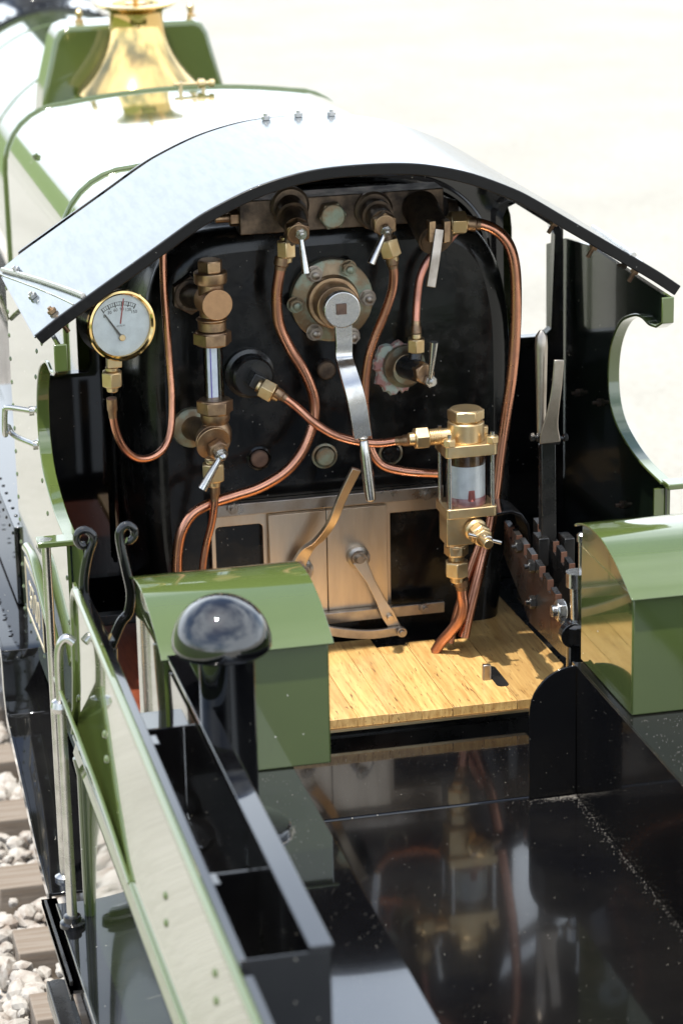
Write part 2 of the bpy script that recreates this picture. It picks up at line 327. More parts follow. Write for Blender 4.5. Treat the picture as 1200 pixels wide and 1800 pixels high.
mb = MB(); mb.box(-27.3, 27.3, -2.4, 2.4, GZ+.3, -30)
sl = mb.build('railway_sleeper', SLEEP, bevel=.15)
names = {0: 'grey wooden sleeper end lowest in the bottom left corner of the photo',
         1: 'grey wooden sleeper end at the bottom left, second lowest beside the tender step',
         2: 'grey wooden sleeper end at the left edge, just below the tip of the curved valance',
         3: 'grey wooden sleeper at the left edge, beside the lower half of the curved valance',
         4: 'grey wooden sleeper at the left edge, beside the top of the curved valance',
         5: 'grey wooden sleeper at the left edge, just below the corner of the black running board'}
# ------------------------------------------------------------------ sleepers and rails
for i, y in enumerate(SLP):
    o = sl if i == 0 else sl.copy()
    if i: COL.objects.link(o)
    o.location = (rnd.uniform(-.3,.3)*S, y*S, sl.location.z)
    tag(o, names[i], 'sleeper', 'wooden sleepers under the track')
RAILM = mat('railhead steel', (.35, .32, .30), .4, 1, 0, col2=(.2, .14, .11), nscale=30)
for sx, lb in ((-1, 'flat bottom steel rail under the left wheels'), (1, 'flat bottom steel rail under the right wheels')):
    mb = MB(); x = sx*9.6
    mb.prism([(x-1.2,-29.98),(x+1.2,-29.98),(x+1.2,-29.7),(x+.25,-29.4),(x+.25,-28.2),(x+.6,-28),(x+.6,-27.4),(x-.6,-27.4),(x-.6,-28),(x-.25,-28.2),(x-.25,-29.4),(x-1.2,-29.7)], -250, 600, XZ)
    tag(mb.build('running_rail', RAILM), lb, 'rail', 'rails of the miniature track')

# ================================================================== LOCOMOTIVE
LOCO = empty('steam_locomotive', (0, 20, -34))
tag(LOCO, 'miniature green steam locomotive with open cab, black backhead, copper pipes and brass fittings', 'locomotive')
RP = [(0,41.6),(3,41.5),(5.5,41.15),(8.5,40.35),(11.7,39.0),(13.5,38.0),(16,36.4),(19,34.5),(21.2,33.1),(23.4,31.7),(25.3,30.35)]
roofline = [(p.x, p.y) for p in catmull([(-x, z, 0) for x, z in reversed(RP)]+[(x, z, 0) for x, z in RP[1:]], 4)]
def roofz(x):
    x = abs(x)
    for (a, za), (b, zb) in zip(RP, RP[1:]):
        if x <= b: return za+(zb-za)*(x-a)/(b-a)
    return RP[-1][1]
def holed(mb, outer, holes, a, b, fn, k=None):       # plate with holes, thickness a..b
    c = bpy.data.curves.new('plate', 'CURVE'); c.dimensions = '2D'; c.fill_mode = 'BOTH'; c.extrude = .5
    for lp in [outer]+holes:
        sp = c.splines.new('POLY'); sp.points.add(len(lp)-1); sp.use_cyclic_u = True
        for i, p in enumerate(lp): sp.points[i].co = (p[0], p[1], 0, 1)
    o = bpy.data.objects.new('plate', c); COL.objects.link(o); dg = bpy.context.evaluated_depsgraph_get(); dg.update()
    me = bpy.data.meshes.new_from_object(o.evaluated_get(dg)); bm = bmesh.new(); bm.from_mesh(me); bmesh.ops.remove_doubles(bm, verts=bm.verts, dist=1e-4)
    mb.add([fn(v.co.x, v.co.y, a if v.co.z < 0 else b) for v in bm.verts], [tuple(v.index for v in f.verts) for f in bm.faces], k)
    bm.free(); bpy.data.objects.remove(o); bpy.data.meshes.remove(me)
def rrect(x0, x1, z0, z1, r, n=5):
    return arcpts(x1-r, z1-r, r, 0, 90, n)+arcpts(x0+r, z1-r, r, 90, 180, n)+arcpts(x0+r, z0+r, r, 180, 270, n)+arcpts(x1-r, z0+r, r, 270, 360, n)

# ---- cab roof
mb = MB(); mb.shell(roofline, 0.02, 22, .18, XZ, -1)
roof = mb.build('cab_roof', ROOFM, LOCO)
mb = MB(); mb.shell([(x, z-.19) for x, z in roofline], .12, 20.5, .12, XZ, -1); mb.build('roof_lining', BLACK, roof)
mb = MB(); mb.shell([(x, z+.03) for x, z in roofline], -.35, 0, .88, XZ, -1); mb.build('roof_edge_strip', EDGE, roof, bevel=.08)
for sx in (-1, 1):
    mb = MB(); pts = []
    for i in range(13):
        t = i/12; x = sx*(21.5+3.6*t**1.05); y = 21*t; pts.append((x, y, roofz(x)+.16))
    mb.tube(pts, .22, 8); mb.tube([(p[0]+sx*.75*(1-.6*i/12), p[1], roofz(p[0]+sx*.75*(1-.6*i/12))+.02) for i, p in enumerate(pts)], .07, 6)
    mb.build('rain_strip', STEEL if sx < 0 else STEEL, roof)
def roof_bolt(x, y, below=False, head=True):
    z = roofz(x); n = Vector((-(roofz(x+.3)-roofz(x-.3))/.6, 0, 1)).normalized(); b = MB()
    if x < 0 and abs(x) < 1: n = Vector((0, 0, 1))
    c = Vector((x, y, z))
    if head: b.hex(c+n*.02, n, .62, .32); b.cyl(c+n*.3, c+n*.55, .17, seg=12)
    if below:
        b.cyl(c-n*.3, c-n*1.9, .16, seg=12); b.hex(c-n*1.15, n, .62, .36)
        for q in range(8): b.lathe(c-n*(1.25+.09*q), n, [(0,.16),(.03,.2),(.06,.16)], 12, caps=False)
    b.build('bolt', STEEL if not below else BRASS_D, roof)
for px in ((467,197),(524,193),(582,193)):
    p = AY(*px, 21.2); roof_bolt(p.x, 21.2)
for px, Y in (((28,437), 18), ((58,494), 8.5)):
    p = AY(*px, Y); roof_bolt(p.x, Y)
roof_bolt(-23.6, 1.6, True)
for x, y in ((17.6, 6.5), (19.8, 3.2), (22.8, 2.0)): roof_bolt(x, y, True, False)

# ---- cab side sheets
CUT = [(-1.9,30.0),(-1.9,28.0),(-.5,27.35),(1.2,27.15),(3,27.3),(5,26.95),(8.0,25.7),(10.2,23.4),(11.0,20.8),(10.6,18.6),(9.2,17.0),(6.2,15.9),(2.6,15.25),(-2.2,15.0)]
cut = [(p.x, p.y) for p in [Vector((*CUT[0],0)),Vector((*CUT[1],0))]+catmull([(a,b,0) for a,b in CUT[2:]], 5)]
sheet = [(29.5,-3),(29.5,27.5),(24,29.2),(18,29.9)]+cut+[(-2.2,-3)]
for sx in (-1, 1):
    mb = MB(); holed(mb, sheet, [], sx*24.0, sx*23.75, lambda u, v, w_: (w_, u, v)); mb.k = 0
    riv = [(29.0, z) for z in [-1.5+2.05*i for i in range(15)]]+[(12.4,21),(12.3,18.3),(11,15.6),(11.6,24),(10,26.5),(6.5,28),(8.6,13.6),(5.2,12.7)]+[(-1.5+.0, z) for z in (2,5,8,11.6)]
    riv += [(29.5-4.4*i, -1.3) for i in range(1, 7)]
    for (y, z) in riv: mb.ball((sx*24.0, y, z), .22, (sx,0,0), .5, 8)
    side = mb.build('cab_side', GREEN, LOCO)
    mb = MB(); holed(mb, sheet, [], sx*23.74, sx*23.6, lambda u, v, w_: (w_, u, v)); mb.build('inner_lining', GREEN_DK, side)
    mb = MB(); mb.bar([(sx*23.65, y, z) for y, z in cut], 1.0, .26, (1,0,0), smooth=False)
    mb.box(sx*23.4, sx*26.3, -3.4, -1.7, 14.75, 15.2)
    mb.build('cutout_beading', GREEN, side, bevel=.08)
    mb = MB(); mb.cyl((sx*25.6, -2.6, 14.8), (sx*25.6, -2.9, -12.6), .36, seg=20); mb.lathe((sx*25.6,-2.9,-12.9),(0,0,1),[(0,.75),(.5,.75),(.7,.4)],20)
    mb.lathe((sx*25.6,-2.6,15.0),(0,0,1),[(0,.5),(.22,.5)],16)
    mb.build('handrail', STEEL, side)
    for px in ((1055,707),(1095,887),(1018,690),(1100,465)):
        p = AX(*px, 23.6); mb = MB(); mb.hex((sx*23.6, p.y, p.z), (-sx,0,0), .6, .3); mb.cyl((sx*23.6, p.y, p.z), (sx*22.9, p.y, p.z), .16, seg=10)
        mb.build('bolt_nut', BRASS_DK, side)
    mb = MB(); mb.bar([(sx*23.2,-1.9,14.5),(sx*23.2,-1.9,-2.5)], .9, .25, (1,0,0), smooth=False); mb.build('edge_angle', GREEN, side)
# bent grab iron on the left side sheet
mb = MB()
p1 = Vector((-24, 20.5, 17.2)); 
pa = AX(55,722,-24); pb = AX(62,782,-24)
mb.tube([pa, pa+Vector((-1.7,1.5,0)), pa+Vector((-1.95,1.7,-.4)), AX(8,745,-26.0)+Vector((0,0,-.9)), pb+Vector((-1.7,4,.6)), pb+Vector((-1.3,3.2,0)), pb], .24, 10)
mb.lathe(pa, (-1,0,0), [(0,.4),(.2,.4)], 12); mb.lathe(pb, (-1,0,0), [(0,.4),(.2,.4)], 12)
mb.build('grab_handle', STEEL, LOCO)
mb = MB(); mb.tube([AX(12,560,-24.2), AX(-2,520,-25.5), AX(-20,480,-25.5)], .22, 8)
mb.build('grab_handle', STEEL, LOCO)

# ---- number plate on the left side sheet
plate = MB()
U = Vector((0,-1,0)); V = Vector((0,0,1)); y0, y1, z0, z1 = 22.8, 12.0, .6, 5.4
plate.box(-24.0, -24.45, y1, y0, z0, z1)
pl = plate.build('number_plate', BLACK, LOCO, bevel=.1)
mb = MB(); text_into(mb, '3700', (-24.47, (y0+y1)/2, 1.65), U, V, 3.5, depth=.012, bold=.0)
for b in ((y1,y0,z0,z0+.28),(y1,y0,z1-.28,z1)): mb.box(-24.44,-24.49,*b)
for b in ((y1,y1+.28,z0,z1),(y0-.28,y0,z0,z1)): mb.box(-24.44,-24.49,b[0],b[1],b[2]+.281,b[3]-.281)
mb.build('plate_numerals', CREAM, pl)
mb = MB(); mb.tube([AX(*q_, -24.6) for q_ in ((47,962),(60,985),(72,1030),(83,1075),(94,1120),(103,1170))], .42, 14)
mb.build('splasher_beading', GREEN, LOCO)

# ---- running board with drop end
mb = MB(); prof = [(140,-1.9),(22,-1.9),(20.6,-2.1),(20.1,-3),(19.9,-5.5),(19,-7.3),(14,-8.6),(8,-10.2),(2,-12),(-2.5,-12.6),(-5,-12.8)]
for sx in (-1, 1):
    mb = MB(); mb.shell(prof, sx*18, sx*27.0, .25, YZ, 1)
    mb.shell([(y, z+.05) for y, z in prof], sx*26.9, sx*27.15, 1.1, YZ, 1)
    for i in range(14): mb.ball((sx*25.9, 24+4.2*i, -1.65), .22, (0,0,1), .5)
    mb.build('running_board', BLACK, LOCO, bevel=.04)
    mb = MB(); mb.box(sx*18.2, sx*24.4, 30.5, 78, -1.6, 5.5)
    for i in range(20):
        mb.ball((sx*24.4, 31.5+2.3*i, 4.7), .2, (sx,0,0)); mb.ball((sx*(23.8), 31.5+2.3*i, 5.5), .2, (0,0,1))
    mb.build('splasher', BLACK, LOCO, bevel=.5)
mb = MB(); mb.box(-13, 13, -5.5, 200, -24, -2.3); mb.build('main_frame', BLACKMATT, LOCO)
for sx in (-1, 1):
    for y in (35, 75):
        wb = MB(); wb.lathe((sx*10.5, y, -19.4), (sx,0,0), [(0,8.6),(.2,9),(.6,9),(.7,8.2),(2.4,8.2),(2.5,7.4)], 48)
        wb.build('driving_wheel', GREEN, LOCO)

# ---- cab front sheet with two spectacle openings
win = lambda s: [(s*x, z) for x, z in ((17.9,21.6),(18.3,20.9),(21.4,20.9),(22.1,21.5),(22.4,29.7),(22.0,30.6),(18.9,32.7),(18.2,32.4),(17.8,31.6))]
outer = [(-23.6,-2.6),(23.6,-2.6)]+[(x, z-.35) for x, z in reversed(roofline) if abs(x) < 23.6]
mb = MB(); holed(mb, outer, [win(1), win(-1), arcpts(8.3, 36.6, 1.35, 0, 345, 16)], 24.0, 24.25, XZ)
fs = mb.build('cab_front', BLACK, LOCO)
for s in (1, -1):
    w0 = win(s); cx = sum(p[0] for p in w0)/9; cz = sum(p[1] for p in w0)/9
    big = [(cx+(x-cx)*1.0+(.65 if x > cx else -.65), cz+(z-cz)*1.06) for x, z in w0]
    mb = MB(); holed(mb, big, [w0], 23.2, 23.98, XZ); mb.build('window_frame', BLACK, fs, bevel=.15)
mb = MB(); hw = 16.4; ar = [(-hw,4),(-hw,27)]+[(p.x,p.y) for p in catmull([(-hw,28,0),(-15.9,30.8,0),(-14.2,33.2,0),(-11.5,34.8,0),(-7,35.6,0),(0,35.8,0),(7,35.6,0),(11.5,34.8,0),(14.2,33.2,0),(15.9,30.8,0),(hw,28,0)])]+[(hw,27),(hw,4)]
mb.tube([(x, 23.4, z) for x, z in ar], .45, 10, smooth=False); mb.build('firebox_flange', BLACK, fs)

# ---- firebox casing and boiler outside
def casing(hw, top, r=6.2, drop=-1.6, n=8, crown=.9):
    a = [(-hw, drop)]+[(-hw, top-r-6)]+[(-hw+r-r*math.cos(R(90*i/n)), top-r-crown+r*math.sin(R(90*i/n))) for i in range(n+1)]
    a += [(x, top-crown*(x/(hw-r))**2) for x in [(-hw+r)*(1-i/6) for i in range(1, 6)]]+[(0, top)]
    return a+[(-x, z) for x, z in reversed(a[:-1])]
def loft(mb, rings):
    n = len(rings[0]); vs = [p for r_ in rings for p in r_]; fs = []
    for j in range(len(rings)-1):
        for i in range(n-1): fs.append((j*n+i, j*n+i+1, (j+1)*n+i+1, (j+1)*n+i))
    mb.add(vs, fs)
rings = []
for t in [i/6 for i in range(7)]:
    Y = 24.3+54.7*t; rings.append([(x, Y, z) for x, z in casing(18.9-.9*t, 37.4-2.6*t)])
mb = MB(); loft(mb, rings); e = casing(18, 34.8); mb.add([(x, 79, z) for x, z in e], [tuple(range(len(e)))])
fb = mb.build('firebox', GREEN, LOCO, sharp=50)
for Y in (32.0, 78.8):
    t = (Y-24.3)/54.7; mb = MB(); mb.tube([(x, Y, z) for x, z in casing(18.9-.9*t, 37.4-2.6*t)], .27, 10, smooth=False); mb.build('boiler_band', GREEN, fb)
# corner clip and whistle gear on the firebox top
p = AX(66,243,-17.0); mb = MB(); mb.obox((-16.9,60,31.6),(.5,0,.3),(0,1.4,0),(-.15,0,.25)); mb.cyl((-16.9,60,31.8),(-17.3,60,32.6),.3)
mb.build('mudhole_cover', GREEN, fb, bevel=.1)
q = AZ(345,148,36.4); mb = MB(); yy = 76.0
a = AY(305,148,yy); b_ = AY(374,145,yy); mb.cyl(a, b_, .17, seg=12); mb.lathe(b_, (b_-a), [(-1.6,.2),(-1.5,.5),(-.9,.5),(-.8,.25),(-.4,.25),(-.35,.42),(.1,.42),(.2,.1)], 14)
for px_ in (317, 357):
    c_ = AY(px_, 152, yy); mb.box(c_.x-.15, c_.x+.15, yy-.3, yy+.3, c_.z-1.0, c_.z+.5); mb.box(c_.x-1.2, c_.x+1.2, yy-.5, yy+.5, c_.z-1.1, c_.z-.8)
mb.build('whistle_gear', BRASS, fb)
mb = MB(); mb.lathe((0,79,15.4), (0,1,0), [(0,16.2),(20,16.0),(60,15.2),(93,14.9)], 96)
boil = mb.build('boiler', GREEN, LOCO, sharp=60)
for Y, r_ in ((97,16.05),(128,15.4),(160,15.0)):
    mb = MB(); mb.lathe((0,Y,15.4), (0,1,0), [(0,r_),(.05,r_+.14),(.9,r_+.12),(.95,r_)], 96, caps=False); mb.build('boiler_band', GREEN, boil)
mb = MB(); mb.lathe((0,172,15.4), (0,1,0), [(0,15.5),(30,15.5),(30.5,14.5)], 96)
for i in range(70):
    a = 2*math.pi*i/70; n = Vector((math.cos(a),0,math.sin(a))); mb.ball(Vector((0,173.2,15.4))+n*15.5, .28, n)
mb.build('smokebox', BLACK, LOCO)
mb = MB(); mb.lathe((0,190,29.5),(0,0,1),[(0,8),(1,6),(3,4.6),(12,4.4),(14,5.4),(15,5.4)],40); mb.build('chimney', BLACK, LOCO)
# ---- safety valve cover
mb = MB(); SVY = 104
mb.lathe((0,SVY,30.6),(0,0,1),[(0,6.9),(.5,6.6),(1.2,6.0),(2.0,5.3),(3.0,4.55),(4.0,3.95),(5.0,3.5),(6.0,3.2),(7.2,3.0),(8.6,2.95),(8.7,3.05),(9.0,3.4),(9.25,4.1),(9.45,4.35),(9.65,4.3),(9.7,3.5),(9.5,2.6),(8.8,2.4)], 64, caps=False)
svc = mb.build('safety_valve_cover', BRASS_P, LOCO, sharp=50)
mb = MB(); mb.lathe((0,SVY,38.2),(0,0,1),[(0,2.3),(1.5,2.3),(1.6,1.2),(2.0,1.2),(2.1,.3),(3,.3)],24); mb.build('valve_head', BRASS_P, svc)
mb = MB(); pr = [(-10.6,26),(-10.1,30.3),(-8.6,36.0),(-8.0,37.0),(-7,37.4),(7,37.4),(8.0,37.0),(8.6,36.0),(10.1,30.3),(10.6,26)]
mb.prism(pr, 107.5, 114, XZ); tf = mb.build('top_feed_cover', GREEN, LOCO, bevel=.5, seg=3)
for px_ in (140, 336):
    c_ = AY(px_, 58, 110); mb = MB(); mb.lathe((c_.x,110,37.4),(0,0,1),[(0,.5),(.4,.5),(.5,.25),(.9,.4),(1.3,.4),(1.6,.1)],16); mb.build('acorn_nut', BRASS, tf)

# ---- backhead
BO = [(-14.2,-4),(-14.8,3),(-15.5,9),(-15.6,14),(-15.6,24),(-15.2,28),(-14.3,31),(-12.8,33.1),(-10.6,34.4),(-7.6,34.8),(0,34.9)]
BO = BO+[(-x*.97, z) for x, z in reversed(BO[:-1])]
BOs = [(p.x, p.y) for p in catmull([(a, b, 0) for a, b in BO], 4)]
def inset(line, d):
    out = []; n = len(line)
    for i in range(n):
        a = Vector(line[max(i-1,0)]); b = Vector(line[min(i+1,n-1)]); t = (b-a).normalized(); out.append((line[i][0]+t.y*d, line[i][1]-t.x*d))
    return out
mb = MB(); loft(mb, [[(x, Y, z) for x, z in inset(BOs, d)] for Y, d in ((24,-.5),(17,-.3),(13.2,0),(12.2,.12),(11.5,.5),(11.1,1.1),(11.0,1.8))])
e = inset(BOs, 1.8); mb.add([(x, 11.0, z) for x, z in e], [tuple(range(len(e)))])
bh = mb.build('backhead', BACKH, LOCO, sharp=60)

# ---- small helpers for fittings
def union_nut(mb, c, ax, af, h, col=.0):
    ax = Vector(ax).normalized(); c = Vector(c)
    mb.hex(c-ax*h/2, ax, af, h, CAMDIR); mb.lathe(c+ax*h/2, ax, [(0, af*.33), (af*.28, af*.30), (af*.3, af*.24)], 20)
    mb.lathe(c-ax*(h/2+.3), ax, [(0, af*.34), (.3, af*.34)], 20)
def lever(mb, c, end, r0, r1): mb.cyl(c, end, r0, r1, 18)

# ---- manifold
a = AY(421,378,10.5); b_ = AY(779.5,370,10.5); zt = AY(600,342,10.5).z; zb = AY(600,401,10.5).z
mb = MB(); mb.box(a.x, b_.x, 10.5, 13.2, zb, zt)
man = mb.build('steam_manifold', BRASS_DK, LOCO, bevel=.08)
mb = MB(); mb.hex(AY(581,376,10.5), (0,-1,0), 2.0, 1.0, (1,0,.1)); mb.build('blanking_plug', PATINA, man, bevel=.08)
p = AY(413,382,11.5); mb = MB(); mb.hex(p+Vector((.3,0,0)), (-1,0,0), 1.2, .8); mb.cyl(p, p-Vector((1.6,0,0)), .35); mb.build('end_nut', BRASS_D, man)
mb = MB(); mb.cyl(AY(781,372,11.8), AY(800,372,11.8), 1.2, 1.0); mb.build('end_boss', BRASS_DK, man)

def steam_valve(flange, hexp, nut, tip, union, udir, uaf, uh, label=None):
    r = empty('steam_valve', AY(*flange, 10.5), man)
    f_ = AY(*flange, 10.5); h_ = AY(*hexp, 6.6); n_ = AY(*nut, 5.7); t_ = AY(*tip, 5.2); u_ = AY(*union, 7.6); ax = (h_-f_).normalized()
    mb = MB(); mb.lathe(f_, (0,-1,0), [(0,1.55),(.35,1.55),(.5,1.35)], 32); mb.cyl(f_, h_-ax*.2, 1.05, 1.0, 28); mb.lathe(f_+ax*1.2, ax, [(0,1.25),(.7,1.25)], 28)
    mb.cyl(h_-ax*.8, u_, .62, .6)
    mb.build('valve_body', BRASS_DK, r)
    mb = MB(); mb.hex(h_-ax*.3, ax, 1.75, .95, (0,.1,1)); mb.cyl(h_, n_, .4, .35); mb.build('gland_nut', BRASS_D, r, bevel=.05)
    mb = MB(); union_nut(mb, u_, udir, uaf, uh); mb.build('union_nut', BRASS, r, bevel=.05)
    mb = MB(); n = (n_-h_).normalized(); mb.hex(n_-n*.25, n, .85, .35, (1,0,.3)); mb.hex(n_+n*.1, n, .62, .32, (1,0,.1)); mb.cyl(n_, n_+n*.6, .2, seg=14); mb.cyl(n_-n*.1+(t_-n_)*.12, t_, .2, .33, 18)
    mb.build('valve_lever', STEEL, r)
    return u_
steam_valve((508,360),(522,404),(529,411),(538,480),(503,437),(.0,-.05,-1),1.42,1.35)
steam_valve((655,368),(674,392),(679,405),(652,463),(684,434),(.28,0,-1),1.55,1.5)
# big cock at the right end with a fork and square lever
r = empty('steam_cock', AY(738,366,10.5), man); f_ = AY(737,362,10.5); h_ = AY(766,420,6.2); ax = (h_-f_).normalized()
mb = MB(); mb.cyl(f_, h_, 1.45, 1.4, 36); mb.cyl(h_, h_+ax*.15, 1.25, 1.2, 30); mb.build('valve_body', BRASS_DK, r)
mb = MB()
for px_ in (757, 783): c_ = AY(px_, 405, 5.6); mb.obox(c_, (.26,0,.02), (0,.5,0), (.03,0,.85))
mb.build('lever_fork', BRASS_D, r, bevel=.05)
mb = MB(); mb.bar([AY(771,402,5.3), AY(764,455,4.8), AY(756,504,4.5)], .72, .55, (1,0,0), smooth=False); mb.build('valve_lever', STEEL_W, r, bevel=.05)
mb = MB(); c_ = AY(803,391,7.6); mb.cyl(AY(772,405,8.4), c_, .95, .8); union_nut(mb, c_, (1,0,-.02), 1.75, 1.35); mb.build('union_nut', BRASS, r, bevel=.05)

# ---- copper pipes
def pipe(pts, r, m=COPPER, name='copper_pipe', sleeve=None):
    P = [AY(x, y, Y) for x, y, Y in pts]; mb = MB(); mb.tube(P, r, 18); o = mb.build(name, m, LOCO, sharp=60)
    for (i, L_) in (sleeve or []):
        a = P[i]; d = ((P[i+1] if i >= 0 else P[i-1])-a).normalized(); mb = MB(); mb.lathe(a, d, [(0, r*1.35),(L_*.6, r*1.35),(L_*.7, r*1.12),(L_, r*1.08)], 20); mb.build('ferrule', BRASS_D, o)
    return o
pipe([(496,452,7.6),(491,480,7.6),(486,520,7.7),(490,568,7.8),(508,610,7.8),(530,645,7.8),(546,680,7.8),(553,715,7.8),(548,752,7.6),(530,795,7.4),(500,830,7.2),(455,857,7),(410,872,6.8),(368,886,6.6),(337,905,6.4),(319,935,6.2),(312,970,6.2),(311,1010,6.2),(312,1075,6.2)], .44, sleeve=[(0,1.0)])
pipe([(688,452,7.6),(692,478,7.6),(689,510,7.8),(676,550,8),(660,590,8.2),(648,628,8.3),(642,670,8.4),(641,715,8.4),(646,765,8.4),(656,800,8.2),(675,819,8),(705,827,7.5),(740,831,7),(775,833,6)], .37, sleeve=[(0,.9)])
pipe([(806,400,9),(790,420,9.2),(768,440,9.4),(750,460,9.4),(738,488,9.3),(733,525,9.2),(731,560,9),(731,592,8.8)], .33, COPPER_P, sleeve=[(-1,1.3)])
pipe([(484,688,6.9),(500,699,6.7),(522,716,6.6),(550,741,6.2),(585,763,5.9),(625,775,5.6),(665,779,5.3),(700,775,4.8),(728,773,4.2)], .34, sleeve=[(0,1.0),(-1,1.5)])
pipe([(286,425,8.5),(288,500,8.2),(292,560,8),(298,640,7.7),(302,700,7.3),(300,755,6.8),(288,787,6.3),(265,804,5.8),(240,805,5.2),(219,789,4.6),(205,762,4.2),(198,730,3.8),(196,700,3.6)], .3, sleeve=[(-1,1.6)])
pipe([(378,850,5.6),(377,885,5.6),(372,920,5.8),(363,955,6),(357,990,6),(355,1030,6),(354,1075,6)], .3, sleeve=[(0,1.4)])
pipe([(822,392,7.6),(846,394,7.4),(872,405,7.2),(893,428,7),(904,465,7),(907,520,7),(905,590,7),(899,660,7),(889,730,7),(879,800,6.8),(872,860,6.5),(862,920,6),(850,975,5.2),(836,1030,4.6),(822,1085,4.2),(815,1120,4)], .45, sleeve=[(0,1.0)])
pipe([(810,1018,3.2),(812,1045,3.2),(814,1065,3.2),(808,1088,3.3),(792,1110,3.8),(776,1128,4.4),(765,1145,4.8)], .45, sleeve=[(0,.9)])
pipe([(845,950,5.5),(832,985,5.4),(818,1025,5.3),(808,1060,5.2),(800,1090,5.2),(790,1130,5)], .35)

# ---- corroded blower valve on the right of the backhead
r = empty('blower_valve', AY(705,640,11), LOCO)
mb = MB(); c_ = AY(700,640,10.95)
ring = []
for i in range(44):
    a = 2*math.pi*i/44; rr = 2.15*(1+.06*math.sin(3*a+1)+.05*math.sin(9*a)+rnd.uniform(-.07,.07)); ring.append((c_.x+rr*math.cos(a)*(1.05 if math.cos(a)<0 else .8), c_.z-.2+rr*math.sin(a)))
n = len(ring); vs = []
for s_, dy in ((1,0),(.93,-.35),(.75,-.42),(.5,-.3)): vs += [(c_.x+(x-c_.x)*s_, c_.y+dy+rnd.uniform(-.08,.08), c_.z+(z-c_.z)*s_) for x, z in ring]
fs = [(j*n+i, j*n+(i+1)%n, (j+1)*n+(i+1)%n, (j+1)*n+i) for j in range(3) for i in range(n)]+[tuple(3*n+i for i in range(n))]
mb.add(vs, fs); mb.build('limescale_crust', CRUST, r)
mb = MB(); mb.lathe(AY(708,642,10.7), (.1,-1,0), [(0,1.75),(.5,1.75),(.8,1.45),(1.3,1.3),(1.4,.9)], 32); mb.build('valve_seat', PATINA, r)
mb = MB(); h_ = AY(742,655,6.8); mb.cyl(AY(708,642,10), h_, 1.0, .85, 26); mb.cyl(AY(727,640,8.4), AY(730,618,8.6), .55); mb.build('valve_body', BLACKMATT, r)
ax = (h_-AY(708,642,10)).normalized()
mb = MB(); mb.hex(h_-ax*.4, ax, 1.6, 1.0, (0,0,1)); mb.build('gland_nut', BRASS_D, r, bevel=.05)
mb = MB(); union_nut(mb, AY(731,606,8.6), (0,-.05,1), 1.3, 1.2); mb.build('union_nut', BRASS, r, bevel=.04)
n_ = AY(757,670,5.9); mb = MB(); mb.hex(n_-ax*.3, ax, .9, .4, (1,0,.2)); mb.hex(n_+ax*.1, ax, .62, .3); mb.cyl(n_, n_+ax*.6, .2); mb.cyl(AY(756,664,5.7), AY(763,601,5.4), .2, .34, 16); mb.build('valve_lever', STEEL, r)

# ---- regulator
rc = AY(580,524,11)
r = empty('regulator', rc, LOCO)
mb = MB(); mb.lathe(rc, (0,-1,0), [(0,3.35),(.75,3.35),(.85,3.2)], 56); fl = mb.build('regulator_flange', PATINA, r)
mb = MB(); g_ = AY(590,536,8.4); mb.cyl(rc+Vector((0,-.8,0)), AY(587,532,9), 2.15, 2.05, 44); mb.cyl(AY(587,532,9), AY(595,540,7), 1.75, 1.7, 40); mb.cyl(AY(595,540,7), AY(600,544,5.6), .8); mb.build('gland', BRASS_D, r, bevel=.08)
for px in ((552,481),(612,471),(519,535),(646,523),(553,584),(618,590)):
    c_ = AY(*px, 10.1); mb = MB(); mb.hex(c_, (0,-1,0), 1.05, .55, (rnd.uniform(-1,1),0,1)); mb.lathe(c_+Vector((0,.12,0)), (0,-1,0), [(0,.68),(.12,.68)], 20); mb.lathe(c_+Vector((0,-.55,0)), (0,-1,0), [(0,.3),(.3,.3),(.38,.18)], 14); mb.build('flange_bolt', PATINA if rnd.random()<.5 else STEEL_W, r)
c_ = AY(600,543,5.4); mb = MB()
mb.lathe(c_, (0,-1,0), [(-.35,1.4),(-.3,1.45),(.3,1.45),(.35,1.4)], 48)
mb.bar([AY(602,562,5.4), AY(604,600,5.4), AY(604,628,5.3), AY(611,652,4.4), AY(621,685,3.6), AY(629,720,3.4), AY(637,768,3.4)], [1.35,1.3,1.35,1.4,1.45,1.4], .5, (1,0,0), sub=5)
h0 = AY(638,768,3.4); h1 = AY(652,882,3.0); d = h1-h0; L_ = d.length
mb.lathe(h0, d, [(0,.42),(L_*.03,.42),(L_*.05,.3),(L_*.08,.36),(L_*.3,.44),(L_*.85,.46),(L_*.97,.4),(L_,.15)], 24)
mb.build('regulator_handle', STEEL, r, bevel=.05)
mb = MB(); mb.obox(AY(600,543,5.0), (.4,0,0), (0,.1,0), (0,0,.42)); mb.build('spindle_end', RUST, r)

# ---- plugs on the backhead
def plug(px, rad, m, h=.5, ring=None):
    c_ = AY(*px, 11); mb = MB(); mb.lathe(c_+Vector((0,.02,0)), (0,-1,0), [(0,rad),(h,rad),(h+.12,rad*.85),(h+.15,rad*.3)], 32); o = mb.build('washout_plug', m, LOCO)
    if ring: mb = MB(); mb.lathe(c_, (0,-1,0), [(0,rad+.3),(.12,rad+.28),(.2,rad+.12),(.05,rad+.02)], 32, caps=False); mb.build('sealing_ring', ring, o)
plug((572,648), .78, BRASS_DK, .5); plug((455,805), .72, RUST, .35, BACKH); plug((570,801), .78, PATINA, .4, PATINA); plug((686,796), .72, BACKH, .3, PATINA)
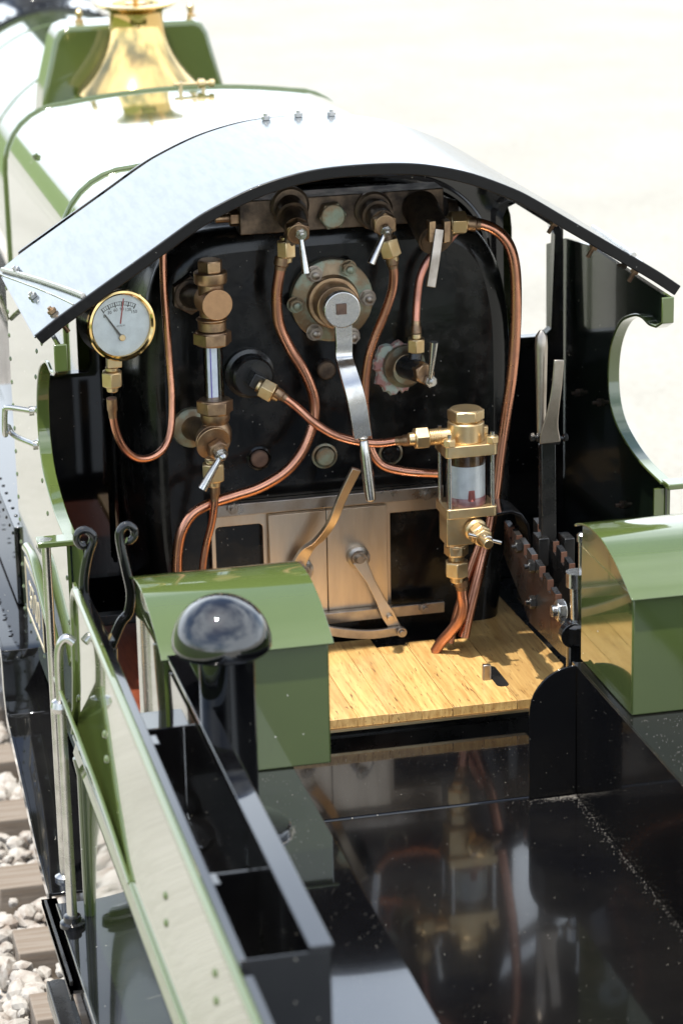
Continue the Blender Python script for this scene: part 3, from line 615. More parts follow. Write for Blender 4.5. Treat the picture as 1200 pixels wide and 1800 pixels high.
# plug with square boss feeding the lubricator pipe
c_ = AY(430,655,11); mb = MB(); mb.lathe(c_+Vector((.3,0,0)), (.05,-1,.0), [(0,2.0),(.4,2.0),(.5,1.7),(1.6,1.66),(1.75,1.5)], 44); o = mb.build('clack_valve', BLACKMATT, LOCO)
mb = MB(); k_ = AY(450,668,8.6); mb.obox(k_, Vector((.52,0,-.3))*1.0, (0,.9,0), Vector((.3,0,.52))); mb.build('square_boss', BLACKMATT, o, bevel=.08)
mb = MB(); union_nut(mb, AY(470,686,7.4), AY(500,700,6.8)-AY(470,686,7.4)+Vector((0,0,-.1)), 1.55, 1.2); mb.build('union_nut', BRASS, o, bevel=.05)

# ---- water gauge
gx = lambda x, y, Y=6.2: AY(x, y, Y)
r = empty('water_gauge', gx(370,720), LOCO)
T = gx(369,470); X0 = T.x; Zf = lambda y: gx(367,y).z
Zc = lambda y: Vector((gx(372,y).x*0+X0+.0, 6.2, Zf(y)))
UPZ = (0,0,1)
mb = MB(); mb.hex(Zc(488), UPZ, 1.75, 1.45, (1,.2,0)); mb.lathe(Zc(498), UPZ, [(0,1.2),(.2,1.3),(.9,1.3),(1.0,1.15)], 32); mb.lathe(Zc(560), UPZ, [(-.9,1.1),(-.2,1.1),(0,1.25),(.2,.95),(2.9,1.0),(3.0,1.15)], 32)
bdy = mb.build('top_fitting', BRASS_D, r, bevel=.04)
mb = MB(); mb.cyl(Zc(530)+Vector((0,1,0)), Zc(530)+Vector((.25,-1.3,0)), 1.22, 1.22, 40); mb.build('blank_face', mat('matt bronze face', (.50,.30,.16), .5, 1, col2=(.44,.26,.14), nscale=200), bdy, bevel=.05)
mb = MB(); f1 = AY(332,515,10.8); mb.hex(f1, (0,-1,0), 2.7, 1.0, (0,0,1)); mb.cyl(f1+Vector((0,-.8,0)), Zc(525), 1.0, .9); mb.build('mounting_nut', BRASS_DK, bdy, bevel=.05)
mb = MB(); mb.hex(Zc(606), UPZ, 2.65, 1.15, (.6,-1,0)); mb.build('gland_nut', BRASS_D, r, bevel=.05)
mb = MB(); mb.lathe(Zc(702), UPZ, [(0,.78),(Zc(602).z-Zc(702).z,.78)], 32, caps=False); mb.build('gauge_glass', GLASS, r)
zz0, zz1 = Zc(702).z, Zc(602).z
mb = MB(); mb.box(X0-.42, X0+.36, 6.45, 6.55, zz0, zz1); o = mb.build('backing_strip', LINER, r)
mb = MB(); mb.box(X0-.2, X0-.13, 6.40, 6.44, zz0, zz1); mb.build('level_line', BLUEL, o)
mb = MB(); mb.hex(Zc(727), UPZ, 2.5, 1.2, (.5,-1,0)); mb.build('lower_gland_nut', BRASS_D, r, bevel=.05)
mb = MB(); mb.lathe(Zc(800), UPZ, [(0,.7),(.6,1.0),(1.2,1.25),(2.0,1.25),(2.6,1.0),(2.9,1.15),(3.4,1.15)], 32)
f2 = AY(338,752,10.8); mb.cyl(f2, Zc(765), 1.0, 1.0); lowb = mb.build('bottom_fitting', BRASS_D, r)
mb = MB(); mb.lathe(f2+Vector((0,.2,0)), (0,-1,0), [(0,1.7),(.3,1.6),(.5,1.3)], 28); mb.build('scaled_flange', PATINA, lowb)
mb = MB(); k0 = gx(368,770,6.2); k1 = gx(384,793,4.2); ax = (k1-k0).normalized(); mb.cyl(k0, gx(374,778,4.9), 1.15, 1.35, 36); mb.lathe(gx(374,778,4.9), ax, [(0,1.4),(.2,1.4)], 36); mb.hex(gx(380,786,4.8), ax, 1.5, .7, (0,0,1)); mb.build('drain_cock', BRASS_D, r, bevel=.04)
mb = MB(); n_ = gx(389,800,3.6); mb.cyl(k1, n_, .55); mb.hex(n_-ax*.3, ax, .85, .45, (1,0,.3)); mb.lathe(n_+ax*.1, ax, [(0,.32),(.3,.3),(.5,.12)], 16); mb.cyl(gx(388,802,3.6), gx(355,860,3.2), .22, .38, 20); mb.build('cock_lever', STEEL, r)
mb = MB(); union_nut(mb, gx(375,829,5.6), (0,0,-1), 1.65, 1.5); mb.cyl(gx(372,805,5.9), gx(374,818,5.6), .6); mb.build('union_nut', BRASS, r, bevel=.05)

# ---- pressure gauge
gc = AY(214,572,2.0); gn = Vector((.20,-.95,.06)).normalized(); gr = Vector((0,0,1)).cross(gn)*-1; gr = (Vector((0,0,1)).cross(gn)).normalized(); gu = gn.cross(gr).normalized()
r = empty('pressure_gauge', gc-gn*2, LOCO)
mb = MB(); mb.lathe(gc-gn*3.1, gn, [(0,2.3),(.3,2.55),(2.9,2.6),(3.0,2.6)], 56, caps=False); mb.lathe(gc-gn*3.1, gn, [(0,.01),(0,2.3)], 40); mb.build('gauge_case', BLACKMATT, r)
mb = MB(); mb.lathe(gc-gn*.45, gn, [(0,2.6),(.1,2.72),(.45,2.74),(.6,2.66),(.66,2.5),(.5,2.36),(.1,2.33)], 64, caps=False); mb.build('gauge_rim', BRASS_P, r, sharp=30)
df = gc-gn*.25
mb = MB(); mb.lathe(df-gn*.1, gn, [(0,2.38),(.1,2.38)], 56); dial = mb.build('gauge_dial', DIALW, r)
def dp(a, rad, up=.012): return df+gn*up+gr*(rad*math.sin(R(a)))+gu*(rad*math.cos(R(a)))
piv = -.95
def sp(a, rad, up=.015): return df+gn*up+gr*(rad*math.sin(R(a))+(0))+gu*(rad*math.cos(R(a))+piv)
mb = MB()
A0, A1 = -32, 28.5
for rad, wd in ((2.76,.035),(2.5,.05)):
    for i in range(40):
        a = A0+(A1-A0)*i/40; b2 = A0+(A1-A0)*(i+1)/40
        mb.add([sp(a,rad),sp(a,rad-wd),sp(b2,rad-wd),sp(b2,rad)], [(0,1,2,3)])
for i in range(16):
    a = A0+(A1-A0)*i/15; big = i % 3 == 0; wd = .045 if big else .018; r0_, r1_ = (2.36 if big else 2.5), 2.76
    t = gr*math.cos(R(a))-gu*math.sin(R(a)); mb.add([sp(a,r0_,.018)-t*wd,sp(a,r0_,.018)+t*wd,sp(a,r1_,.018)+t*wd,sp(a,r1_,.018)-t*wd], [(0,1,2,3)])
for i, tx in enumerate(('0','30','60','90','120','150')):
    a = A0+(A1-A0)*i/5; tilt = 0; text_into(mb, tx, sp(a*1.12,2.16,.016)-gu*.1, gr, gu, .34, depth=.004, bold=.008)
text_into(mb, 'LBS/SQ IN', sp(0,.85,.016), gr, gu, .16, depth=.004)
mb.build('scale_markings', INK, dial)
mb = MB(); a = 14; t = gr*math.cos(R(a))-gu*math.sin(R(a)); s0 = df-gr*.02+gu*.1; s1 = df+gr*.36+gu*2.0
t = (s1-s0).normalized().cross(gn); mb.add([s0+gn*.04-t*.06,s0+gn*.04+t*.06,s1+gn*.04+t*.05,s1+gn*.04-t*.05], [(0,1,2,3)]); mb.build('red_line', REDP, dial)
mb = MB(); pv = df+gu*piv+gn*.14; tip = df+gn*.14-gr*1.28+gu*1.0; mb.bar([pv-(tip-pv)*.08, tip], [.19,.09], .03, t, smooth=False); mb.lathe(pv-gn*.02, gn, [(0,.26),(.05,.26)], 24); nd = mb.build('needle', BLACKMATT, r)
mb = MB(); mb.lathe(pv+gn*.03, gn, [(0,.24),(.1,.24),(.13,.2)], 28); mb.build('needle_hub', BRASS, nd)
mb = MB(); mb.lathe(gc-gn*.08, gn, [(0,2.4),(.06,2.4)], 48); mb.build('gauge_glass', GLASS, r)
mb = MB(); q = AY(200,634,3.0); mb.obox(q, (.55,0,0), (0,.5,0), (0,0,.45)); union_nut(mb, AY(197,665,3.3), (0,.05,-1), 1.45, 1.25); mb.cyl(AY(198,645,3.2), AY(197,655,3.3), .4); mb.build('union_nut', BRASS, r, bevel=.05)

# ---- displacement lubricator
LY = 2.2; c0 = AY(822,792,LY-1.4)
r = empty('lubricator', AY(820,905,LY), LOCO)
cx = AY(829,797,LY-1.7).x; yf = LY-1.7; yb = LY+1.7; cy = LY
ztp = AY(829,783,yf).z; zt0 = AY(829,803,yf).z; zb1 = AY(832,893,yf).z; zb0 = AY(832,910,yf).z
def flange(z0_, z1_, hw_):
    m_ = MB(); m_.prism([(cx+u, cy+v) for u, v in rrect(-hw_, hw_, -1.75, 1.75, .35)], z0_, z1_, lambda u, v, w_: (u, v, w_)); return m_
flange(zt0, ztp, 2.15).build('top_plate', BRASS, r, bevel=.06)
flange(zb0, zb1, 2.1).build('bottom_plate', BRASS, r, bevel=.06)
hh = zt0-zb1
mb = MB(); mb.lathe((cx,cy,zb1), UPZ, [(0,1.62),(hh,1.62)], 48, caps=False); mb.build('sight_glass', GLASS, r)
mb = MB()
for (za, zb_, k) in ((.16,.78,0),(.78,1.0,1)):
    mb.k = k; mb.lathe((cx,cy,zb1), UPZ, [(hh*za,1.5),(hh*zb_,1.5)], 48, caps=False)
mb.k = 2; mb.lathe((cx,cy,zb1), UPZ, [(0,1.52),(hh*.14,1.52),(hh*.165,1.45)], 40); mb.k = 0
mb.build('oil_chamber', [MILK, OILBR, PINK], r)
mb = MB(); mb.lathe((cx+.02,cy-1.25,zb1+hh*.12), UPZ, [(0,.38),(hh*.2,.34),(hh*.21,.2)], 20); mb.build('oil_nozzle', mat('red nozzle', (.55,.16,.13), .4, 0, .4), r)
for (u, v) in ((-1.75,-1.45),(1.75,-1.45),(-1.75,1.45),(1.75,1.45)):
    mb = MB(); mb.cyl((cx+u,cy+v,zb1-.1), (cx+u,cy+v,ztp+.9), .17, seg=14); rd_ = mb.build('tie_rod', STEEL, r)
    mb = MB(); mb.hex((cx+u,cy+v,ztp), UPZ, .9, .6, (1,.3,0)); mb.build('nut', BRASS, r, bevel=.03)
mb = MB(); ctop = AY(821,740,LY); mb.lathe((cx,cy,ztp), UPZ, [(0,1.45),(1.5,1.45),(1.6,1.3)], 40); mb.hex((cx,cy,ztp+1.6), UPZ, 2.55, 1.0, (1,-.25,0)); mb.build('filler_cap', BRASS, r, bevel=.06)
zz = AY(760,768,cy).z; mb = MB(); mb.cyl((cx-1.2,cy,zz), (AY(752,770,cy).x,cy,zz), .62, .6)
for q in range(7): mb.lathe((AY(753,770,cy).x+.14*q,cy,zz), (1,0,0), [(0,.6),(.05,.68),(.1,.6)], 20, caps=False)
union_nut(mb, (AY(740,771,cy).x,cy,zz), (-1,0,0), 1.6, 1.15); mb.build('inlet_union', BRASS, r, bevel=.04)
mb = MB(); bx = AY(808,930,yf).x; zlo = AY(808,962,yf).z; mb.box(bx-.95, bx+1.25, cy-1.3, cy+1.0, zlo, zb0)
mb.build('valve_block', BRASS, r, bevel=.06)
mb = MB(); h0 = AY(833,928,LY-1.3); h1 = AY(847,944,-.6); ax = (h1-h0).normalized(); mb.lathe(h0, ax, [(0,.9),(.4,.95),(.6,.8)], 28); mb.hex(h0+ax*.6, ax, 1.55, .8, (0,0,1)); mb.hex(h0+ax*1.4, ax, 1.35, .5, (0,0,1)); mb.lathe(h0+ax*1.9, ax, [(0,.42),(.9,.42),(.95,.36)], 24); mb.build('needle_gland', BRASS, r, bevel=.04)
mb = MB(); kk = AY(852,946,-.9); mb.cyl(kk+Vector((-1.35,0,.45)), kk+Vector((1.3,0,-.5)), .15, seg=14); mb.lathe(kk-ax*.3, ax, [(0,.45),(.8,.45),(.85,.38)], 24); mb.build('needle_handle', STEEL, r)
mb = MB(); lx = AY(810,1000,cy).x; zA = AY(808,965,cy).z; mb.lathe((bx+.15,cy,zA-.9), UPZ, [(0,.62),(.5,.62),(.6,.85),(1.2,.9)], 28); mb.hex((bx+.15,cy,AY(806,975,cy).z), UPZ, 1.7, 1.0, (1,-.3,0)); union_nut(mb, (bx+.2,cy,AY(810,998,cy).z), (0,0,-1), 1.75, 1.35); mb.build('outlet_union', BRASS, r, bevel=.05)
# support bracket
mb = MB()
q0 = AY(868,880,6); q1 = AY(862,908,2.5)
mb.shell([(cx+1.6,zb0-.1),(cx+3.4,zb0+.05),(cx+4.3,zb0-.3),(cx+4.9,zb0-1.2),(cx+5.1,zb0-2.6),(cx+5.1,zb0-8.6)], 1.2, 4.6, .22, XZ, -1)
mb.build('lubricator_bracket', BLACKDUST, LOCO, bevel=.04)

# ---- firehole doors
DY = 9.6
r = empty('firehole_door', AY(575,980,DY), LOCO)
W = lambda x, y, Y=DY: AY(x, y, Y)
fx0, fx1 = W(372,900).x, W(775,880).x; zt_, zb_ = W(575,875).z, W(640,1090).z
lo = [(W(374,0).x*0+fx0+.3, zb_+1.0), (W(470,1000).x-.3, zb_+1.0), (W(470,1000).x-.3, W(470,922).z), (fx0+.3, W(470,926).z)]
ro = rrect(W(684,1000).x, fx1-.2, W(720,1052).z, W(720,905).z, .35, 3)
lo = rrect(fx0+.35, W(466,1000).x, W(420,1052).z, W(420,928).z, .35, 3)
mb = MB(); xr_ = W(690,1000).x; zr_ = W(720,903).z
holed(mb, [(fx0,zb_),(xr_,zb_),(xr_,zr_),(fx1,zr_),(fx1,zt_),(fx0,zt_)], [lo], 10.2, 10.9, XZ); mb.build('door_frame', STEEL_WARM, r, bevel=.05)
mb = MB()
for (a_, b_) in (((385,882),(770,861)),): mb.box(fx0, fx1, 8.8, 9.4, W(575,893,8.8).z, W(575,872,8.8).z)
zrb = W(640,1082,8.8); mb.box(fx0, fx1, 8.8, 9.4, zrb.z-.45, zrb.z+.5); mb.build('door_rail', STEEL_W, r, bevel=.06)
for px in ((408,893),(748,868),(745,1068)):
    c_ = AY(*px, 8.8); mb = MB(); mb.hex(c_, (0,-1,0), .85, .35, (1,0,.2)); mb.cyl(c_, c_+Vector((0,-.75,0)), .24, seg=14); mb.build('rail_bolt', STEEL_W, r)
zT, zB = W(575,897,9.5).z, W(640,1072,9.5).z; xm = W(575,980,9.5).x
mb = MB(); mb.box(W(474,980,9.5).x, xm-.03, 9.5, 9.95, zB, zT); mb.build('door_leaf', STEEL_WARM, r, bevel=.04)
mb = MB(); mb.box(xm+.03, W(681,980,9.5).x, 9.5, 9.95, zB, zT); mb.build('door_leaf', STEEL_WARM, r, bevel=.04)
mb = MB(); mb.bar([W(521,1022,8.4), W(524,995,8.4), W(540,965,8.2), W(563,945,7.4), W(584,915,6.4), W(602,872,6.0), W(626,824,5.6)], [1.1,1.15,1.0,.9,.75,.75,.8], .38, (1,0,.35)); mb.build('door_handle', STEEL_WARM, r, bevel=.05)
for px in ((529,1000),(628,978)):
    c_ = W(*px, 9.5); mb = MB(); mb.lathe(c_, (0,-1,0), [(0,.95),(.5,.95),(.6,.7),(1.3,.62)], 28); mb.lathe(AY(px[0]+3,px[1]+3,8.1), (0,-1,0), [(0,.3),(.5,.3)], 16)
    mb.tube([AY(px[0]+3+11*math.cos(t),px[1]+3+9*math.sin(t),7.9) for t in [i*.45 for i in range(12)]], .07, 6); mb.build('pivot_pin', STEEL_W, r)
mb = MB(); mb.bar([W(631,985,8.3), W(650,1020,8.2), W(668,1055,8.1), W(681,1080,8.0), W(698,1110,8.0)], [1.15,.7,.75,1.1,.9], .3, (1,0,.5)); mb.lathe(W(684,1084,7.9), (0,-1,0), [(0,.28),(.5,.28)], 14); mb.build('door_link', STEEL_WARM, r, bevel=.04)
mb = MB(); mb.bar([W(560,1105,7.6), W(600,1112,7.6), W(650,1115,7.6), W(705,1108,7.6)], .75, .35, (0,0,1)); mb.lathe(W(704,1109,7.5), (0,-1,0), [(0,.42),(.5,.42)], 18); mb.lathe(W(704,1109,7.5), (0,-1,0), [(.5,.25),(.7,.25)], 18); mb.build('cross_link', STEEL_W, r, bevel=.04)

# ---- oak floor boards
fl_ = MB(); xs = [-13.5,-10.8,-8.2,-5.6,-2.9,-.4,2.2,4.7,7.2,9.9]; tn = [1,.9,1.03,.93,1.0,.88,1.05,.95,1.0]
backs = [8.5,8.5,8.6,8.6,9.3,9.3,7.2,7.6,7.2]
for i in range(9):
    fl_.t = tn[i]; fl_.box(xs[i]+.015, xs[i+1]-.015, -7.2, backs[i], -.75+.001*i, -.0+rnd.uniform(-.02,.02))
fl_.t = .72
holed(fl_, [(9.93,-7.2),(10.9,-7.2),(15.6,-.6),(15.6,0),(14.8,19),(11.6,19),(9.93,8)], [], -.75, 0, lambda u, v, w_: (u, v, w_)) if False else None
fl_.prism([(9.93,-7.2),(11.2,-7.2),(15.7,-.8),(15.3,19),(11.4,19),(9.93,8.6)], -.75, .0, lambda u, v, w_: (u, v, w_))
FLR = fl_.build('floor_boards', OAK, LOCO, bevel=.03)
mb = MB(); mb.box(-13.5, 11.1, -7.3, 8, -1.0, -.78); mb.build('brass_tread_strip', BRASS, FLR)
p = AZ(872,1190,.0); mb = MB(); mb.prism(rrect(p.x-.5, p.x+.5, p.y-2.2, p.y+2.4, .45, 4), -.02, .035, lambda u, v, w_: (u, v, w_)); mb.build('slot', BLACKMATT, FLR)
p = AZ(855,1195,.0); mb = MB(); mb.box(p.x-.33, p.x+.33, p.y-.2, p.y+.25, -4.5, 1.3); mb.build('blowdown_lever', STEEL_W, LOCO, bevel=.08)
mb = MB(); mb.box(-22.5,-13.8,-5.5,18.5,-.6,0.05); mb.build('mahogany_board', MAHOG, LOCO, bevel=.05)
mb = MB(); mb.box(-22.5,-13.8,18.6,19.6,-.6,.9); mb.build('board_batten', OAK, LOCO, bevel=.05)
mb = MB(); mb.box(-23,23,-5.2,23.8,-3.2,-1.2); mb.build('cab_floor', BLACKMATT, LOCO)
mb = MB(); c_ = AZ(672,1290,-3.0); mb.lathe((c_.x,c_.y,-5), UPZ, [(0,1.5),(2,1.5),(2.1,1.3)], 28); mb.box(c_.x-2.2, c_.x+2.2, -24, -4, -6.5, -5.1); mb.build('drawbar_pin', RUST, LOCO)

# ---- reversing lever and quadrant
r = empty('reversing_gear', (13.4, -3, -1), LOCO)
def quadplate(x0, x1, name, m, low, notch=True):
    # toothed plate in the YZ plane
    top = []
    ya, za, yb_, zb2 = 4.0, 11.0, -10.5, 9.0
    n = 7
    pts_ = [(4.0, 11.0)]
    for i in range(n):
        t = i/n; y = ya+(yb_-ya)*t; z = za+(zb2-za)*t+.55*math.sin(math.pi*t); dy = (yb_-ya)/n
        pts_ += [(y, z), (y+dy*.62, z-.16), (y+dy*.62, z-1.0), (y+dy*.95, z-1.1)]
    pts_ += [(yb_, zb2-.1), (yb_-.3, zb2-1.5)]+low
    mb = MB(); mb.prism(pts_, x0, x1, YZ); mb.k = 1
    for j in range(len(pts_)-1):
        (ya2, za2), (yb3, zb3) = pts_[j], pts_[j+1]
        if j > 0 and zb3-za2 < -.6 and abs(yb3-ya2) < .01: mb.box(x0-.015, x1+.01, ya2-.05, ya2+.03, zb3, za2+.01)
    return mb.build(name, [m, WORN], r)
WORN = mat('worn coppery edge', (.24, .12, .08), .45, .6)
quadplate(12.2, 12.65, 'quadrant_plate', BLACKMATT, [(p.y, p.z) for p in (AX(1012,1168,12.2), AX(985,1150,12.2), AX(930,1094,12.2), AX(918,1060,12.2))]+[(4.4, 8)])
quadplate(14.6, 15.05, 'quadrant_plate', BLACKMATT, [(-10.5, 5.0), (4.0, 6.0)])
for px in ((938,995),(940,1058),(915,960)):
    c_ = AX(*px, 12.2); mb = MB(); mb.hex(c_, (-1,0,0), .95, .5, (0,.2,1)); mb.cyl(c_, c_+Vector((-.8,0,0)), .22, seg=12); mb.build('bolt', BLACKMATT, r)
c_ = AX(993,1072,12.2); mb = MB(); mb.hex(c_, (-1,0,0), 1.5, .75, (0,.2,1)); mb.cyl(c_, c_+Vector((-1.1,0,0)), .45, seg=20); mb.build('pivot_nut', STEEL, r, bevel=.06)
LYY = -1.0
L0 = AY(965,1000,LYY); Lm = AY(962,775,LYY); 
mb = MB(); mb.bar([L0+Vector((0,0,-2)), Lm], 1.15, .5, (1,0,0), smooth=False); mb.build('lever_blade', BLACKMATT, r, bevel=.05)
mb = MB(); mb.bar([AY(951,930,LYY+.4), AY(951,790,LYY+.4), AY(950,780,LYY+.4)], .35, .3, (1,0,0), smooth=False); mb.build('latch_rod', BLACKMATT, r)
for px in ((950,965),(995,965)):
    c_ = AY(*px, LYY); mb = MB(); mb.obox(c_, (.42,0,0), (0,.9,0), (0,0,1.15)); mb.build('latch_block', BLACKMATT, r, bevel=.06)
c_ = AY(972,938,LYY-.4); 
h0 = AY(951,775,LYY+.3); h1 = AY(951,580,LYY+.6); d = h1-h0; L_ = d.length
mb = MB(); mb.lathe(h0, d, [(0,.38),(L_*.06,.34),(L_*.3,.38),(L_*.85,.5),(L_*.95,.46),(L_,.15)], 24); mb.build('lever_handle', RUST if False else STEEL_W, r)
mb = MB(); mb.bar([AY(966,778,LYY-.8), AY(966,755,LYY-.9), AY(972,720,LYY-1.1), AY(978,680,LYY-1.2), AY(982,632,LYY-1.2)], [1.7,1.5,1.05,.85,.8,.8], .25, (1,0,0)); mb.build('latch_trigger', STEEL_W, r, bevel=.08)
mb = MB(); mb.cyl(AY(932,768,LYY-.2), AY(992,770,LYY-.2), .17, seg=14); mb.cyl(AY(948,771,LYY-.4), AY(982,772,LYY-.4), .42, seg=20)
for px_ in (932, 942, 990): mb.hex(AY(px_,769,LYY-.2), (1,0,0), .6, .3)
mb.build('latch_pin', BLACKMATT, r)

# ================================================================== TENDER
TEN = empty('tender', (0, -50, -34))
tag(TEN, 'green and black tender with two small green toolboxes and a black domed vent', 'tender')
LZ = 8.0; FZ = -2.0
# ---- coal space floor, walls and ledges
mb = MB(); mb.box(-13.6, 10.3, -120, -21.15, FZ-.4, FZ); mb.build('coal_floor', BLACKDUST, TEN)
mb = MB(); mb.box(-10.6, 9.9, -20.95, -9.2, FZ-.25, FZ+.12); fp = mb.build('fall_plate', BLACKDUST, TEN)
mb = MB(); mb.tube([(-10.6,-21.05,FZ-.02),(9.9,-21.05,FZ-.02)], .12, 8, smooth=False); mb.build('hinge', BLACK, fp)
LE = -13.6
mb = MB(); mb.box(LE-.15, LE, -120, -21, FZ-.4, LZ-.001); mb.build('bunker_wall', BLACK, TEN)
mb = MB(); mb.box(-25, LE+.02, -120, -21.2, LZ-.25, LZ); mb.build('left_ledge', KNOBD, TEN, bevel=.04)
mb = MB(); mb.box(10.32, 25, -120, -20.4, LZ-.25, LZ); mb.build('right_ledge', BLACKDUST, TEN, bevel=.04)
mb = MB(); mb.box(10.15, 10.3, -120, -20.2, FZ, LZ+.02)
mb.build('bunker_wall', BLACKDUST, TEN, bevel=.03)
q = AY(928,1300,-21); xl = q.x; c1 = [(10.14,FZ)]+[(10.14, LZ+.1)]+arcpts(xl+3.4, LZ+.1-3.4, 3.4, 90, 180, 10)+[(xl, FZ)]
mb = MB(); mb.prism(c1, -21.3, -21.1, XZ); mb.build('end_wing', BLACKDUST, TEN, bevel=.05)
mb = MB(); mb.box(-13.0,-12.0,-21.3,-20.9,FZ,LZ-.3); mb.build('ledge_post', BLACK, TEN)
mb = MB(); mb.box(-24, 24, -120, -9.0, -10.5, -9.3); mb.box(-22, 22, -120, -21.3, -9.3, FZ-.5); tb = mb.build('tender_tank', BLACK, TEN)
mb = MB(); mb.box(-12, 12, -118, -12, -25, -13.6); mb.build('main_frame', BLACKMATT, TEN)

# ---- toolboxes
def toolbox(x0, x1, label, dy=0):
    r = empty('toolbox', ((x0+x1)/2, -28, LZ), TEN); r['label'] = label
    mb = MB(); mb.box(x0, x1, -33.7+dy, -22.3+dy, LZ+.01, 16.9); mb.build('box_body', GREEN, r, bevel=.12)
    prof = [(-34.2,16.75),(-33.2,17.25),(-31.8,17.85),(-30,18.5),(-28,18.95),(-26,19.1),(-24,18.95),(-22.2,18.5),(-21.4,18.15)]
    pr = [(p.x+dy, p.y) for p in catmull([(a, b, 0) for a, b in prof], 4)]
    mb = MB(); mb.shell(pr, x0-.25, x1+.25, .16, YZ, -1); lid = mb.build('lid', GREEN, r, bevel=.04)
    ins = [(y, z-.2) for y, z in pr if -33.7 < y-dy < -22.3]
    mb = MB(); mb.prism([(-33.65+dy,16.4)]+ins+[(-22.35+dy,16.4)], x0+.02, x1-.02, YZ); mb.build('end_panel', GREEN, r)
toolbox(-22.0, -11.0, 'left toolbox behind the black domed vent')
toolbox(10.85, 21.9, 'right toolbox, partly outside the frame', 2.3)

# ---- tender sides with rivets and beading
for sx in (-1, 1):
    XS = 25.9
    YF = -19.6
    zf = lambda y: 17.5+(y-YF)*.012
    BZ = -7.8
    zt_ = lambda y: 17.55+(y-YF)*.03
    XO = 26.3; zq = lambda y: AX(205,1490,-XO).z+(y-AX(205,1490,-XO).y)*.018
    def section(y):
        t, q = zt_(y), zq(y)
        return [(sx*(XS-.2), y, BZ)]+[(sx*(XS-.2), y, q-3), (sx*(XS-.2), y, t), (sx*XS, y, t)]+[(sx*(XS+(XO-XS)*k**3.2), y, t+(q-t)*k) for k in (.2,.4,.6,.75,.88,1)]+[(sx*(XO-.1), y, q-.3), (sx*(XS+.6), y, q-1.2), (sx*(XS+.2), y, q-2.4), (sx*XS, y, q-3.6), (sx*XS, y, BZ)]
    mb = MB(); ends = [section(YF-.001), section(YF-20), section(YF-50), section(-120)]
    loft(mb, [e_+[e_[0]] for e_ in ends]); mb.add(ends[0], [tuple(range(len(ends[0])))])
    for px in ((138,1228),(133,1204),(184,1291),(187,1335),(291,1575),(292,1623),(378,1711),(380,1760)):
        xx = XS+.4
        for _ in range(6):
            p = AX(*px, -xx); k = max(0, min(1, (zt_(p.y)-p.z)/(zt_(p.y)-zq(p.y)))); xx = XS+(XO-XS)*k**3.2
        mb.ball((sx*xx, p.y, p.z), .3, (sx,0,.15), .55, 12)
    side = mb.build('tender_side', GREEN, TEN)
    t_, q_ = zt_(YF), zq(YF)
    e_ = [(XS+(XO-XS)*k**3.2, YF, t_+(q_-t_)*k) for k in (.98,.8,.6,.4,.25)]+[(XS, YF-2.2+2.2*math.cos(R(a)), t_-2.2+2.2*math.sin(R(a))) for a in (10,30,50,70,90)]+[(XS, y, zt_(y)) for y in (-40,-80,-120)]
    mb = MB(); mb.tube([(sx*(a+.02), b, c) for a, b, c in e_], .30, 10, smooth=False); mb.build('side_beading', GREEN, side)
    mb = MB(); mb.bar([(sx*(XS-.5), y, zt_(y)-.12) for y in (-21.8,-60,-120)], .62, .2, (1,0,0), smooth=False)
    for y in (-30,-47,-66): mb.box(sx*(XS-.75), sx*(XS-1.2), y-.7, y+.7, zt_(y)-.3, zt_(y)-.08)
    mb.build('top_flange', KNOB, side, bevel=.04)
    mb = MB(); mb.tube([(sx*XO, y, zq(y)) for y in (YF+.1,-50,-120)], .17, 10, smooth=False)
    qa = AY(97,1192,YF); ta = (sx*abs(qa.x), YF, qa.z); tb_ = (sx*(XO+.05), YF-24, zq(YF-24)+.05); tcn = (sx*(XO-.2), YF, zq(YF)+.9)
    tm = Vector(ta)*.45+Vector(tb_)*.55; tm.x *= .995
    mb.tube([ta, tm, tb_], .16, 10)
    mb.add([ta, tm, tb_, tcn, (ta[0], ta[1], ta[2]-.15), (tm.x, tm.y, tm.z-.15), (tb_[0], tb_[1], tb_[2]-.15), (tcn[0], tcn[1], tcn[2]-.15)], [(0,1,3),(1,2,3),(4,7,5),(5,7,6),(0,4,5,1),(1,5,6,2),(0,3,7,4)])
    mb.build('flare_beading', GREEN, side)
    mb = MB(); mb.tube([(sx*(XS+.3), YF, q_-1.6), (sx*(XS+.05), YF, q_-3), (sx*(XS+.05), YF, BZ)], .36, 14, smooth=False); mb.build('corner_pillar', GREEN, side)
    # running board of the tender
    mb = MB(); mb.box(sx*(XS-.4), sx*28.0, -120, YF+2.4, BZ-.25, BZ-.003); mb.box(sx*27.85, sx*28.05, -120, YF+2.4, BZ-1.4, BZ+.03); rb = mb.build('tender_running_board', BLACK, TEN, bevel=.06)
    # handrail stanchions
    f1_ = AZ(128,1628,BZ); t1_ = AX(97,1218,f1_.x)
    for (xx, yy_, zt2, loop) in ((-f1_.x, f1_.y, t1_.z+.6, True),):
        mb = MB(); x = sx*xx
        mb.cyl((x, yy_, BZ), (x, yy_, zt2-.5), .38, .33, 22); hb = MB(); hb.lathe((x, yy_, BZ), UPZ, [(0,.9),(.3,.9),(.4,.65),(.8,.62),(.85,.4)], 26)
        if loop:
            mb.lathe((x, yy_, zt2-1.0), UPZ, [(0,.3),(.15,.62),(.5,.74),(.9,.62),(1.05,.3)], 26)
            mb.tube([(x, yy_, zt2-.2), (x, yy_, zt2+2.6), (x-sx*.15, yy_-.1, zt2+4.0), (x-sx*.6, yy_-.3, zt2+4.6), (x-sx*1.1, yy_-.5, zt2+4.3)], .33, 14)
        hr = mb.build('handrail', STEEL, TEN); hb.build('handrail_base', BLACK, hr)
